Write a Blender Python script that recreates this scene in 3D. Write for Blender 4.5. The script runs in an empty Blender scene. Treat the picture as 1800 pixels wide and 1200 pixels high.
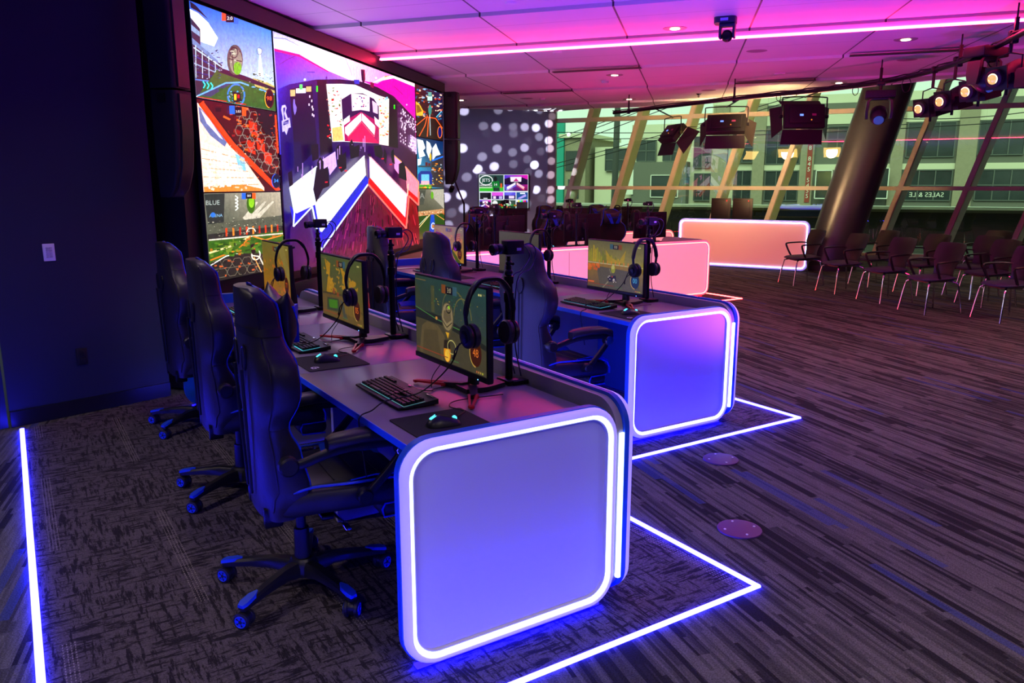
import bpy, bmesh, math, random
from math import sin, cos, pi, radians
from mathutils import Vector, Matrix
random.seed(7)
SC = bpy.context.scene
COL = SC.collection
# ---------------------------------------------------------------- camera, world, exposure
cam_d = bpy.data.cameras.new('camera'); cam_d.sensor_width = 36; cam_d.lens = 1372.16/1800*36
cam_d.clip_start = .05; cam_d.clip_end = 300
cam = bpy.data.objects.new('camera', cam_d); COL.objects.link(cam)
cam.location = (0, 0, 1.62); cam.rotation_euler = (radians(90-11.378), 0, radians(12.438))
SC.camera = cam
SC.view_settings.view_transform = 'Standard'; SC.view_settings.look = 'None'
SC.view_settings.gamma = 1; SC.view_settings.use_curve_mapping = False
SC.view_settings.exposure = 0.0
W = bpy.data.worlds.new('world'); SC.world = W; W.use_nodes = True
W.node_tree.nodes['Background'].inputs[0].default_value = (.80, .95, .92, 1)
W.node_tree.nodes['Background'].inputs[1].default_value = 1.3
SC.cycles.max_bounces = 7; SC.cycles.diffuse_bounces = 3; SC.cycles.glossy_bounces = 4
SC.cycles.transparent_max_bounces = 12; SC.cycles.caustics_reflective = False; SC.cycles.caustics_refractive = False
SC.cycles.sample_clamp_indirect = 3.0; SC.cycles.use_denoising = True

_sd = bpy.data.lights.new('daylight', 'SUN'); _sd.energy = 2.6; _sd.angle = radians(40); _sd.color = (.95, 1, .93)
_so = bpy.data.objects.new('daylight', _sd); COL.objects.link(_so); _so.location = (0, -2, 12); _so.rotation_euler = Vector((.17, .80, -.55)).to_track_quat('-Z', 'Y').to_euler()
def lamp(name, kind, loc, energy, color, size=.1, spot=None, target=None, blend=.5, parent=None):
    d = bpy.data.lights.new(name, kind); d.energy = energy; d.color = color
    if kind == 'AREA': d.shape = 'DISK'; d.size = size
    else: d.shadow_soft_size = size
    if kind == 'SPOT': d.spot_size = radians(spot or 90); d.spot_blend = blend
    o = bpy.data.objects.new(name, d); COL.objects.link(o); o.location = loc
    if target is not None: o.rotation_euler = (Vector(target)-Vector(loc)).to_track_quat('-Z', 'Y').to_euler()
    if parent: o.parent = parent
    return o

# added colour up-lights without fixtures, tinting the ceiling; then unseen ceiling downlights
for p, e, c in (((.9, 5.0, .25), 400, (.21, .03, 1)), ((-2.6, 7.2, .9), 160, (.5, .03, .85)), ((2.8, 6.8, .25), 170, (.40, .02, 1)), ((1.0, 10.6, .25), 135, (1, .0, .40)), ((-1.2, 13.0, .9), 110, (1, .02, .30))):
    lamp('wash_fill', 'SPOT', p, e, c, .12, 150, (p[0], p[1], 3), .7)
for x, y, e in ((-1.0, -.8, 150), (1.6, .2, 330), (-3.6, 2.0, 120), (3.8, 3.2, 120), (1.6, 6.6, 95), (-2.6, 4.0, 35), (5.2, 8.5, 130), (5.6, 14.3, 70), (-.2, 9.4, 30), (-5.4, 17.2, 150), (-4.2, 18.0, 110)):
    lamp('fill_downlight', 'SPOT', (x, y, 3.08), e, (1, .82, .68), .05, 130, (x, y, 0), .9)  # unseen downlights behind the camera, plus added fill towards windows and back wall
for x in (-6.6, -4.4): lamp('wall_fill', 'SPOT', (x, 17.9, 3.02), 42, (.60, .52, 1), .05, 120, (x, 20.3, 1.4), .9)  # added fill on the back wall, no fixture there
# ---------------------------------------------------------------- materials
def lin(c):
    f = lambda v: v/12.92 if v <= .04045 else ((v+.055)/1.055)**2.4
    return tuple(f(v/255) for v in c[:3])
MATS = {}
def mat(name, c, rough=.5, metal=0, emit=None, es=1, spec=.5, noise=0, nscale=20, coat=0, bump=0):
    if name in MATS: return MATS[name]
    m = bpy.data.materials.new(name); m.use_nodes = True; nt = m.node_tree; b = nt.nodes['Principled BSDF']
    L = lin(c); b.inputs['Base Color'].default_value = (*L, 1); b.inputs['Roughness'].default_value = rough
    b.inputs['Metallic'].default_value = metal; b.inputs['Specular IOR Level'].default_value = spec
    b.inputs['Coat Weight'].default_value = coat
    tc = nt.nodes.new('ShaderNodeTexCoord'); n = nt.nodes.new('ShaderNodeTexNoise'); n.inputs['Scale'].default_value = nscale
    n.inputs['Detail'].default_value = 4
    nt.links.new(tc.outputs['Object'], n.inputs['Vector'])
    if noise:
        mx = nt.nodes.new('ShaderNodeMix'); mx.data_type = 'RGBA'; mx.inputs[6].default_value = (*[v*(1-noise) for v in L], 1)
        mx.inputs[7].default_value = (*[min(1, v*(1+noise)) for v in L], 1)
        nt.links.new(n.outputs['Fac'], mx.inputs[0]); nt.links.new(mx.outputs[2], b.inputs['Base Color'])
    if bump:
        bp = nt.nodes.new('ShaderNodeBump'); bp.inputs['Strength'].default_value = bump; bp.inputs['Distance'].default_value = .004
        nt.links.new(n.outputs['Fac'], bp.inputs['Height']); nt.links.new(bp.outputs['Normal'], b.inputs['Normal'])
    if emit is not None:
        b.inputs['Emission Color'].default_value = (*emit, 1); b.inputs['Emission Strength'].default_value = es
    MATS[name] = m; return m

class NT:
    def __init__(s, name):
        s.m = bpy.data.materials.new(name); s.m.use_nodes = True; s.t = s.m.node_tree; s.b = s.t.nodes['Principled BSDF']
        s.out = s.t.nodes['Material Output']; MATS[name] = s.m
    def n(s, k, **kw):
        o = s.t.nodes.new('ShaderNode'+k)
        for a, v in kw.items():
            if a[0] == 'i' and a[1:].isdigit(): o.inputs[int(a[1:])].default_value = v
            else: setattr(o, a, v)
        return o
    def l(s, a, b): s.t.links.new(a, b)
    def math(s, op, a, b=None, c=None):
        o = s.n('Math', operation=op)
        for i, v in enumerate((a, b, c)):
            if v is None: continue
            if isinstance(v, (int, float)): o.inputs[i].default_value = v
            else: s.l(v, o.inputs[i])
        return o.outputs[0]
    def mix(s, f, a, b):
        o = s.n('Mix', data_type='RGBA')
        for i, v in ((0, f), (6, a), (7, b)):
            if isinstance(v, (int, float)): o.inputs[i].default_value = v
            elif isinstance(v, tuple): o.inputs[i].default_value = (*v, 1)
            else: s.l(v, o.inputs[i])
        return o.outputs[2]

M = {}
M['leather'] = mat('black_leather', (40, 37, 38), .42, bump=.15, nscale=60, noise=.15)
M['leather_side'] = mat('black_leather_side', (30, 29, 34), .5, bump=.1, nscale=60)
M['blue'] = mat('blue_trim', (20, 70, 215), .45)
M['plastic'] = mat('black_plastic', (24, 24, 26), .38, noise=.1)
M['matte'] = mat('matte_black', (11, 11, 13), .6, noise=.15)
M['metal'] = mat('black_metal', (30, 30, 34), .3, metal=.6)
M['chrome'] = mat('chrome', (225, 225, 228), .12, metal=1)
M['fabric'] = mat('grey_fabric', (62, 62, 72), .9, noise=.2, nscale=150, bump=.2)
M['redfoot'] = mat('red_lacquer', (190, 25, 35), .35)
M['white'] = mat('white_plastic', (225, 225, 230), .5)
M['desk'] = mat('charcoal_laminate', (124, 112, 128), .28, noise=.06, nscale=40)
M['blue_edge'] = mat('blue_edge_band', (30, 100, 225), .35)
M['lam_blue'] = mat('blue_gloss_laminate', (22, 62, 150), .3)
M['grey_lam'] = mat('pale_grey_laminate', (168, 164, 158), .45, noise=.04)
M['infill'] = mat('frosted_white_infill', (205, 208, 225), .5)
M['cable'] = mat('cable_black', (14, 14, 15), .5)
M['pad'] = mat('mouse_pad_cloth', (26, 26, 30), .85, noise=.15, nscale=200)
def glow(name, c, s, base=(200, 200, 205)): return mat(name, base, .5, emit=c, es=s)
M['b_tube'] = glow('blue_led_tube', (.34, .43, 1.0), 5.6)
M['b_frame'] = glow('blue_lit_acrylic', (.30, .25, 1.0), .72, (232, 230, 240))
M['b_floor'] = glow('blue_led_floor_strip', (.015, .014, 1.0), 68)
M['r_tube'] = glow('red_led_tube', (1.0, .10, .07), 8)
M['r_frame'] = glow('red_lit_acrylic', (1.0, .12, .16), .75, (240, 215, 220))
M['b_front'] = glow('blue_backlit_infill', (.12, .13, 1.0), 3.2, (205, 208, 225))
M['r_infill'] = glow('red_backlit_infill', (1.0, .36, .42), .62, (225, 200, 205))
M['b_under'] = glow('blue_under_desk_strip', (.0008, .0004, 1.0), 90, (10, 10, 60))
M['r_under'] = glow('red_under_desk_strip', (1.0, .001, .001), 40, (60, 10, 10))
M['r_floor'] = glow('red_led_floor_strip', (1.0, .035, .03), 22)
M['o_infill'] = glow('salmon_glow_infill', (1.0, .26, .22), .42, (205, 175, 175))  # glow put into the sheet for the warm, pink light falling on it
M['p_ceil'] = glow('pink_led_ceiling_strip', (1.0, .022, .09), 50)
M['warm'] = glow('warm_lamp_glass', (1.0, .78, .45), 14)
M['panel_led'] = glow('warm_panel_light', (1.0, .62, .16), 8)
M['cyan'] = glow('cyan_key_glow', (.05, .75, .9), 1.6)
M['cyan_dim'] = glow('key_glow_dim', (.1, .5, .45), .7)
M['bdot'] = glow('blue_power_light', (.1, .3, 1), 6)

# ---------------------------------------------------------------- mesh builder
class MB:
    def __init__(s): s.bm = bmesh.new(); s.mi = 0
    def _fin(s, fs):
        for f in fs: f.material_index = s.mi
    def face(s, vs):
        try:
            f = s.bm.faces.new(vs); f.material_index = s.mi; return f
        except ValueError: return None
    def box(s, c, d, rot=None, bev=0, seg=2):
        t = bmesh.new(); bmesh.ops.create_cube(t, size=1)
        bmesh.ops.scale(t, vec=d, verts=t.verts)
        if bev: bmesh.ops.bevel(t, geom=t.edges[:]+t.verts[:], offset=min(bev, min(d)*.48), segments=seg, profile=.5, affect='EDGES')
        mt = Matrix.Translation(c)
        if rot: mt = mt @ Matrix.Rotation(rot[2], 4, 'Z') @ Matrix.Rotation(rot[1], 4, 'Y') @ Matrix.Rotation(rot[0], 4, 'X')
        bmesh.ops.transform(t, matrix=mt, verts=t.verts); s.add(t); return s
    def add(s, t, mtx=None):
        mp = {}
        for v in t.verts: mp[v] = s.bm.verts.new(mtx @ v.co if mtx else v.co)
        for f in t.faces: s.face([mp[v] for v in f.verts])
        t.free()
    def ring(s, pts): return [s.bm.verts.new(p) for p in pts]
    def bridge(s, a, b):
        n = len(a)
        for i in range(n): s.face([a[i], a[(i+1) % n], b[(i+1) % n], b[i]])
    def loft(s, secs, cap=True):
        rs = [s.ring(p) for p in secs]
        for a, b in zip(rs, rs[1:]): s.bridge(a, b)
        if cap: s.face(rs[0][::-1]); s.face(rs[-1])
        return s
    def frame(s, d):
        d = Vector(d).normalized(); u = Vector((0, 0, 1)) if abs(d.z) < .9 else Vector((1, 0, 0))
        x = d.cross(u).normalized(); return x, x.cross(d).normalized()
    def tube(s, pts, r, n=8, cap=True, closed=False):
        pts = [Vector(p) for p in pts]; rs = []; m = len(pts)
        px = None
        for i, p in enumerate(pts):
            if closed: d = pts[(i+1) % m]-pts[i-1]
            else: d = pts[min(i+1, m-1)]-pts[max(i-1, 0)]
            d.normalize()
            if px is None: x, y = s.frame(d)
            else:
                x = (px-d*px.dot(d)).normalized(); y = x.cross(d).normalized()
            px = x; rr = r[i] if isinstance(r, (list, tuple)) else r
            rs.append(s.ring([p+x*rr*cos(2*pi*k/n)+y*rr*sin(2*pi*k/n) for k in range(n)]))
        for a, b in zip(rs, rs[1:]): s.bridge(a, b)
        if closed: s.bridge(rs[-1], rs[0])
        elif cap: s.face(rs[0][::-1]); s.face(rs[-1])
        return s
    def cyl(s, a, b, r, r2=None, n=16): return s.tube([a, b], [r, r if r2 is None else r2], n)
    def lathe(s, prof, c=(0, 0, 0), axis=(0, 0, 1), n=20):
        ax = Vector(axis).normalized(); x, y = s.frame(ax); c = Vector(c)
        rs = [s.ring([c+ax*h+x*max(r, 1e-4)*cos(2*pi*k/n)+y*max(r, 1e-4)*sin(2*pi*k/n) for k in range(n)]) for r, h in prof]
        for a, b in zip(rs, rs[1:]): s.bridge(a, b)
        s.face(rs[0][::-1]); s.face(rs[-1]); return s
    def prism(s, poly, o, u, v, d):
        o, u, v, d = map(Vector, (o, u, v, d))
        a = s.ring([o+u*p[0]+v*p[1] for p in poly]); b = s.ring([o+u*p[0]+v*p[1]+d for p in poly])
        s.bridge(a, b); s.face(a[::-1]); s.face(b); return s
    def band(s, outer, inner, o, u, v, d):   # ring between two loops of equal count, extruded
        o, u, v, d = map(Vector, (o, u, v, d))
        P = lambda L, k: s.ring([o+u*p[0]+v*p[1]+d*k for p in L])
        a, b, c, e = P(outer, 0), P(outer, 1), P(inner, 1), P(inner, 0)
        s.bridge(a, b); s.bridge(b, c); s.bridge(c, e); s.bridge(e, a); return s
    def sphere(s, c, r, n=12):
        t = bmesh.new(); bmesh.ops.create_uvsphere(t, u_segments=n*2, v_segments=n, radius=1)
        rr = r if isinstance(r, (tuple, list)) else (r, r, r)
        bmesh.ops.scale(t, vec=rr, verts=t.verts); bmesh.ops.translate(t, vec=c, verts=t.verts); s.add(t); return s
    def mesh(s, name, mats, ang=40):
        bmesh.ops.recalc_face_normals(s.bm, faces=s.bm.faces[:])
        me = bpy.data.meshes.new(name); s.bm.to_mesh(me); s.bm.free()
        for m in (mats if isinstance(mats, (list, tuple)) else [mats]): me.materials.append(m)
        me.shade_smooth(); me.set_sharp_from_angle(angle=radians(ang)); return me
def rr(x0, y0, x1, y1, r, n=8):
    out = []
    for cx, cy, a in ((x1-r, y1-r, 0), (x0+r, y1-r, 90), (x0+r, y0+r, 180), (x1-r, y0+r, 270)):
        for k in range(n+1):
            t = radians(a+90*k/n); out.append((cx+r*cos(t), cy+r*sin(t)))
    return out
def smooth(pts, k=6):   # catmull-rom
    P = [Vector(p) for p in pts]; P = [P[0]*2-P[1]]+P+[P[-1]*2-P[-2]]; out = []
    for i in range(1, len(P)-2):
        for j in range(k):
            t = j/k; a, b, c, d = P[i-1:i+3]
            out.append(.5*((2*b)+(c-a)*t+(2*a-5*b+4*c-d)*t*t+(3*b-a-3*c+d)*t**3))
    out.append(P[-2]); return out
def interp(keys, x):
    if x <= keys[0][0]: return keys[0][1]
    for (a, p), (b, q) in zip(keys, keys[1:]):
        if x <= b:
            t = (x-a)/(b-a); t = t*t*(3-2*t); return p+(q-p)*t
    return keys[-1][1]

# ---------------------------------------------------------------- object helpers
def thing(name, label, cat, loc=(0, 0, 0), rotz=0, group=None):
    o = bpy.data.objects.new(name, None); COL.objects.link(o); o.location = loc; o.rotation_euler = (0, 0, rotz)
    o.empty_display_size = .1; o['label'] = label; o['category'] = cat
    if group: o['group'] = group
    return o
def part(name, mb, mats, parent=None, label=None, ang=40, kind=None):
    me = mb.mesh(name, mats, ang) if isinstance(mb, MB) else mb
    o = bpy.data.objects.new(name, me); COL.objects.link(o)
    if parent: o.parent = parent
    if label: o['label'] = label
    if kind: o['kind'] = kind
    return o
def tag(o, label, cat, group=None, loc=None, rotz=0):
    o['label'] = label; o['category'] = cat
    if group: o['group'] = group
    if loc is not None: o.location = loc
    o.rotation_euler = (0, 0, rotz)
    return o
def struct(name, mb, mats, parent=None, ang=40):
    o = part(name, mb, mats, parent, ang=ang)
    if not parent: o['kind'] = 'structure'
    return o
def dup(root, loc, rotz, label=None, group=None, skip=()):
    r = root.copy(); COL.objects.link(r); r.location = loc; r.rotation_euler = (0, 0, rotz)
    if label: r['label'] = label
    if group: r['group'] = group
    def rec(src, dst):
        for ch in list(src.children):
            if ch.name.split('.')[0] in skip: continue
            c = ch.copy(); COL.objects.link(c); c.parent = dst; rec(ch, c)
    rec(root, r); return r
S2 = 2**-.5
def AB(a, b, z=0): return Vector((S2*(b-a), S2*(a+b), z))   # a runs along the blue desks towards the wall, b across them
_tc = {}
def text_geo(s, size=1.0):
    if s not in _tc:
        c = bpy.data.curves.new('t', 'FONT'); c.body = s; c.align_x = 'CENTER'; c.align_y = 'CENTER'; c.resolution_u = 3
        o = bpy.data.objects.new('t', c); COL.objects.link(o); bpy.context.view_layer.update()
        me = bpy.data.meshes.new_from_object(o.evaluated_get(bpy.context.evaluated_depsgraph_get()))
        _tc[s] = ([tuple(v.co[:2]) for v in me.vertices], [tuple(p.vertices) for p in me.polygons])
        bpy.data.objects.remove(o); bpy.data.curves.remove(c); bpy.data.meshes.remove(me)
    V, F = _tc[s]; return [(x*size, y*size) for x, y in V], F
def flat_text(mb, s, o, u, v, size, d=.0008):
    V, F = text_geo(s, size); o, u, v = Vector(o), Vector(u).normalized(), Vector(v).normalized(); n = u.cross(v)*d
    vs = [mb.bm.verts.new(o+u*x+v*y+n) for x, y in V]
    for f in F: mb.face([vs[i] for i in f])

# ---------------------------------------------------------------- screen pictures: coloured flat shapes on a screen
def screen_mat(name, strength, detail=0, scale=60, gam=1):
    k = NT(name); k.b.inputs['Base Color'].default_value = (.01, .01, .012, 1); k.b.inputs['Roughness'].default_value = .35
    at = k.n('Attribute', attribute_name='Col')
    col = at.outputs['Color']
    if detail:
        tc = k.n('TexCoord'); no = k.n('TexNoise'); no.inputs['Scale'].default_value = scale; no.inputs['Detail'].default_value = 6
        no.inputs['Roughness'].default_value = .75
        k.l(tc.outputs['Object'], no.inputs['Vector'])
        f = k.math('MULTIPLY_ADD', no.outputs['Fac'], detail*4, 1-detail*2); f = k.math('MAXIMUM', f, .15)
        mu = k.n('VectorMath', operation='SCALE'); k.l(col, mu.inputs[0]); k.l(f, mu.inputs['Scale']); col = mu.outputs[0]
    if gam != 1:
        ga = k.n('Gamma'); k.l(col, ga.inputs[0]); ga.inputs[1].default_value = gam; col = ga.outputs[0]
    k.l(col, k.b.inputs['Emission Color']); k.b.inputs['Emission Strength'].default_value = strength
    return k.m
SM_WALL = screen_mat('led_wall_picture', 1.75, .30, 26, 1.35)
SM_MON = screen_mat('monitor_picture', .78, .22, 45)
SM_TV = screen_mat('tv_picture', 1.1, .05, 40)
def homog(src):   # 4 corner pixels (tl,tr,br,bl) -> unit square
    A = []
    for (x, y), (u, v) in zip(src, ((0, 1), (1, 1), (1, 0), (0, 0))):
        A.append([x, y, 1, 0, 0, 0, -u*x, -u*y, u]); A.append([0, 0, 0, x, y, 1, -v*x, -v*y, v])
    n = 8
    for i in range(n):
        p = max(range(i, n), key=lambda r: abs(A[r][i])); A[i], A[p] = A[p], A[i]
        for r in range(n):
            if r != i:
                f = A[r][i]/A[i][i]
                for c in range(i, n+1): A[r][c] -= f*A[i][c]
    h = [A[i][n]/A[i][i] for i in range(n)]
    def f(p):
        w = h[6]*p[0]+h[7]*p[1]+1
        return ((h[0]*p[0]+h[1]*p[1]+h[2])/w, (h[3]*p[0]+h[4]*p[1]+h[5])/w)
    return f
class Canvas:
    """picture on the plane o + u*w + v*h; shapes given in the drawing's own frame (quad -> unit square)"""
    def __init__(s, o, u, v, quad=((0, 1), (1, 1), (1, 0), (0, 0))):
        s.o, s.u, s.v = Vector(o), Vector(u), Vector(v); s.n = s.u.cross(s.v).normalized(); s.f = homog(quad); s.bm = bmesh.new()
        s.cl = s.bm.verts.layers.float_color.new('Col'); s.k = 0; s.asp = s.u.length/s.v.length
    def P(s, q, clip=True):
        x, y = s.f(q)
        if clip: x = min(1, max(0, x)); y = min(1, max(0, y))
        return s.o+s.u*x+s.v*y+s.n*(.0004+.00012*s.k)
    def poly(s, pts, c, clip=True):
        cs = c if isinstance(c, list) else [c]*len(pts)
        vs = []
        for p, q in zip(pts, cs):
            v = s.bm.verts.new(s.P(p, clip)); v[s.cl] = (*lin(q), 1); vs.append(v)
        if len(vs) > 4:
            f = s.bm.faces.new(vs); f.normal_update(); bmesh.ops.triangulate(s.bm, faces=[f], ngon_method='EAR_CLIP')
        else: s.bm.faces.new(vs)
        s.k += 1
    def rect(s, x0, y0, x1, y1, c): s.poly([(x0, y0), (x1, y0), (x1, y1), (x0, y1)], c)
    def ell(s, x, y, a, b, c, n=18, t0=0, t1=360):
        s.poly([(x+a*cos(radians(t0+(t1-t0)*i/n)), y+b*sin(radians(t0+(t1-t0)*i/n))) for i in range(n if t1-t0 == 360 else n+1)], c)
    def arc(s, x, y, a, b, c, w, t0=0, t1=360, n=20):
        P = [(x+a*cos(radians(t0+(t1-t0)*i/n)), y+b*sin(radians(t0+(t1-t0)*i/n))) for i in range(n+1)]; s.line(P, c, w)
    def line(s, pts, c, w):
        for p, q in zip(pts, pts[1:]):
            dx, dy = q[0]-p[0], q[1]-p[1]; L = math.hypot(dx, dy) or 1; nx, ny = -dy/L*w/2, dx/L*w/2
            vs = []
            for r in ((p[0]+nx, p[1]+ny), (q[0]+nx, q[1]+ny), (q[0]-nx, q[1]-ny), (p[0]-nx, p[1]-ny)):
                v = s.bm.verts.new(s.P(r)); v[s.cl] = (*lin(c), 1); vs.append(v)
            s.bm.faces.new(vs)
        s.k += 1
    def text(s, t, x, y, size, c, flip=True, sx=1):
        V, F = text_geo(t, size); vs = []
        for a, b in V:
            v = s.bm.verts.new(s.P((x+a*sx, y-b if flip else y+b))); v[s.cl] = (*lin(c), 1); vs.append(v)
        for f in F: s.bm.faces.new([vs[i] for i in f])
        s.k += 1
    def shards(s, n, box, cols, smin, smax, rnd, tilt=0):
        for _ in range(n):
            x = rnd.uniform(box[0], box[2]); y = rnd.uniform(box[1], box[3]); w = rnd.uniform(smin, smax); h = rnd.uniform(smin, smax)*.6
            a = rnd.uniform(-tilt, tilt); c = rnd.choice(cols)
            pts = [(x+dx*w*cos(a)-dy*h*sin(a), y+dx*w*sin(a)+dy*h*cos(a)) for dx, dy in ((-.5, -.5), (.5, -.3), (.4, .5), (-.5, .4))]
            vs = []
            for p in pts:
                v = s.bm.verts.new(s.P(p)); v[s.cl] = (*lin(c), 1); vs.append(v)
            s.bm.faces.new(vs)
        s.k += 1
    def done(s, name, m, parent):
        me = bpy.data.meshes.new(name); 
        for f in s.bm.faces:
            f.normal_update()
            if f.normal.dot(s.n) < 0: f.normal_flip()
        s.bm.to_mesh(me); s.bm.free(); me.materials.append(m)
        return part(name, me, None, parent)
# ---------------------------------------------------------------- setting materials
def floor_streak():
    k = NT('carpet_planks'); tc = k.n('TexCoord'); mp = k.n('Mapping'); mp.inputs['Rotation'].default_value = (0, 0, radians(57.7))
    k.l(tc.outputs['Object'], mp.inputs['Vector']); sp = k.n('SeparateXYZ'); k.l(mp.outputs[0], sp.inputs[0]); u, v = sp.outputs[0], sp.outputs[1]
    def cells(du, dv, seed):
        r = k.math('FLOOR', k.math('DIVIDE', v, dv)); wn = k.n('TexWhiteNoise', noise_dimensions='1D'); k.l(k.math('ADD', r, seed), wn.inputs['W'])
        c = k.math('FLOOR', k.math('ADD', k.math('DIVIDE', u, du), k.math('MULTIPLY', wn.outputs['Value'], 7.3)))
        cb = k.n('CombineXYZ'); k.l(r, cb.inputs[0]); k.l(c, cb.inputs[1]); cb.inputs[2].default_value = seed
        w2 = k.n('TexWhiteNoise', noise_dimensions='3D'); k.l(cb.outputs[0], w2.inputs['Vector']); return w2.outputs['Value']
    a = cells(.42, .017, 1.5); b = cells(.7, .05, 4.2); c = cells(.8, .04, 9.1)
    s = k.math('ADD', k.math('MULTIPLY', a, .5), k.math('MULTIPLY', b, .5)); st = k.math('SMOOTH_MIN', 1, k.math('MAXIMUM', k.math('MULTIPLY_ADD', s, 2.4, -.65), 0), .1)
    no = k.n('TexNoise'); no.inputs['Scale'].default_value = 170; no.inputs['Detail'].default_value = 3; k.l(tc.outputs['Object'], no.inputs['Vector'])
    m2 = k.n('Mapping'); m2.inputs['Scale'].default_value = (6, 60, 1); k.l(mp.outputs[0], m2.inputs['Vector'])
    n2 = k.n('TexNoise'); n2.inputs['Scale'].default_value = 1.6; n2.inputs['Detail'].default_value = 5; k.l(m2.outputs[0], n2.inputs['Vector'])
    f = k.math('MULTIPLY', st, k.math('MULTIPLY_ADD', n2.outputs['Fac'], 1.3, .25))
    col = k.mix(f, lin((34, 34, 32)), lin((98, 99, 88)))
    blue = k.math('MULTIPLY', k.math('GREATER_THAN', c, .965), .6); col = k.mix(blue, col, lin((55, 72, 120)))
    g = k.math('MULTIPLY_ADD', no.outputs['Fac'], 2.4, -.2); sc = k.n('VectorMath', operation='SCALE'); k.l(col, sc.inputs[0]); k.l(g, sc.inputs['Scale'])
    k.l(sc.outputs[0], k.b.inputs['Base Color']); k.b.inputs['Roughness'].default_value = .95; k.b.inputs['Specular IOR Level'].default_value = .15
    bp = k.n('Bump'); bp.inputs['Strength'].default_value = .5; bp.inputs['Distance'].default_value = .003; k.l(no.outputs['Fac'], bp.inputs['Height']); k.l(bp.outputs[0], k.b.inputs['Normal'])
    return k.m
def floor_weave():
    k = NT('carpet_woven'); tc = k.n('TexCoord'); mp = k.n('Mapping'); mp.inputs['Rotation'].default_value = (0, 0, radians(45)); k.l(tc.outputs['Object'], mp.inputs['Vector'])
    def nz(sx, sy, sc):
        m = k.n('Mapping'); m.inputs['Scale'].default_value = (sx, sy, 1); k.l(mp.outputs[0], m.inputs['Vector']); n = k.n('TexNoise'); n.inputs['Scale'].default_value = sc
        n.inputs['Detail'].default_value = 6; n.inputs['Roughness'].default_value = .7; k.l(m.outputs[0], n.inputs['Vector']); return n.outputs['Fac']
    a, b, c = nz(1, 7, 7), nz(7, 1, 7), nz(1, 1, 3)
    h = k.math('MAXIMUM', k.math('SUBTRACT', a, k.math('MULTIPLY', c, .5)), k.math('SUBTRACT', b, k.math('MULTIPLY', k.math('SUBTRACT', 1, c), .5)))
    f = k.n('MapRange'); f.inputs[1].default_value = .27; f.inputs[2].default_value = .33; k.l(h, f.inputs[0])
    col = k.mix(f.outputs[0], lin((88, 81, 89)), lin((39, 35, 44)))
    sp = k.n('SeparateXYZ'); k.l(mp.outputs[0], sp.inputs[0]); u, v = sp.outputs[0], sp.outputs[1]     # pale stitched lines in short runs
    row = k.math('FLOOR', k.math('DIVIDE', v, .47)); fr = k.math('SUBTRACT', k.math('DIVIDE', v, .47), row)
    wn = k.n('TexWhiteNoise', noise_dimensions='1D'); k.l(row, wn.inputs['W'])
    seg = k.math('FRACT', k.math('ADD', k.math('DIVIDE', u, 1.9), wn.outputs['Value']))
    on = k.math('MULTIPLY', k.math('LESS_THAN', fr, .11), k.math('LESS_THAN', seg, .55))
    th = k.math('MULTIPLY', k.math('LESS_THAN', k.math('FRACT', k.math('MULTIPLY', fr, 36)), .35), k.math('LESS_THAN', k.math('FRACT', k.math('MULTIPLY', u, 55)), .6))
    col = k.mix(k.math('MULTIPLY', k.math('MULTIPLY', on, th), .5), col, lin((165, 158, 150)))
    no = k.n('TexNoise'); no.inputs['Scale'].default_value = 170; k.l(tc.outputs['Object'], no.inputs['Vector'])
    g = k.math('MULTIPLY_ADD', no.outputs['Fac'], 1.8, .1); sc = k.n('VectorMath', operation='SCALE'); k.l(col, sc.inputs[0]); k.l(g, sc.inputs['Scale'])
    k.l(sc.outputs[0], k.b.inputs['Base Color']); k.b.inputs['Roughness'].default_value = .95; k.b.inputs['Specular IOR Level'].default_value = .15
    return k.m
def ceil_mat():
    k = NT('ceiling_tile'); tc = k.n('TexCoord'); sp = k.n('SeparateXYZ'); k.l(tc.outputs['Object'], sp.inputs[0]); x, y = sp.outputs[0], sp.outputs[1]
    f1 = k.math('LESS_THAN', k.math('PINGPONG', k.math('ADD', x, 3.15+12.3), .615), .009)
    s = k.math('ADD', y, k.math('MULTIPLY', x, .137))
    f2 = k.math('LESS_THAN', k.math('PINGPONG', k.math('ADD', s, -8.68+10.75), .5375), .006)
    f = k.math('MAXIMUM', f1, k.math('MULTIPLY', f2, .45)); col = k.mix(f, lin((222, 218, 222)), lin((70, 60, 70)))
    k.l(col, k.b.inputs['Base Color']); k.b.inputs['Roughness'].default_value = .45
    return k.m
def wall_mat(name, c, r=.6):
    return mat(name, c, r, noise=.12, nscale=3)
WL = wall_mat('navy_wall_paint', (22, 32, 54)); WB = wall_mat('slate_wall_paint', (150, 140, 165)); WD = wall_mat('dark_surround_paint', (26, 20, 25), .5)
WG = wall_mat('grey_wall_paint', (110, 98, 100)); BBM = mat('baseboard_black', (20, 20, 22), .4); FRM = mat('mullion_aluminium', (205, 190, 182), .4, noise=.04)
FRD = mat('mullion_side', (90, 98, 92), .5)

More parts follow.
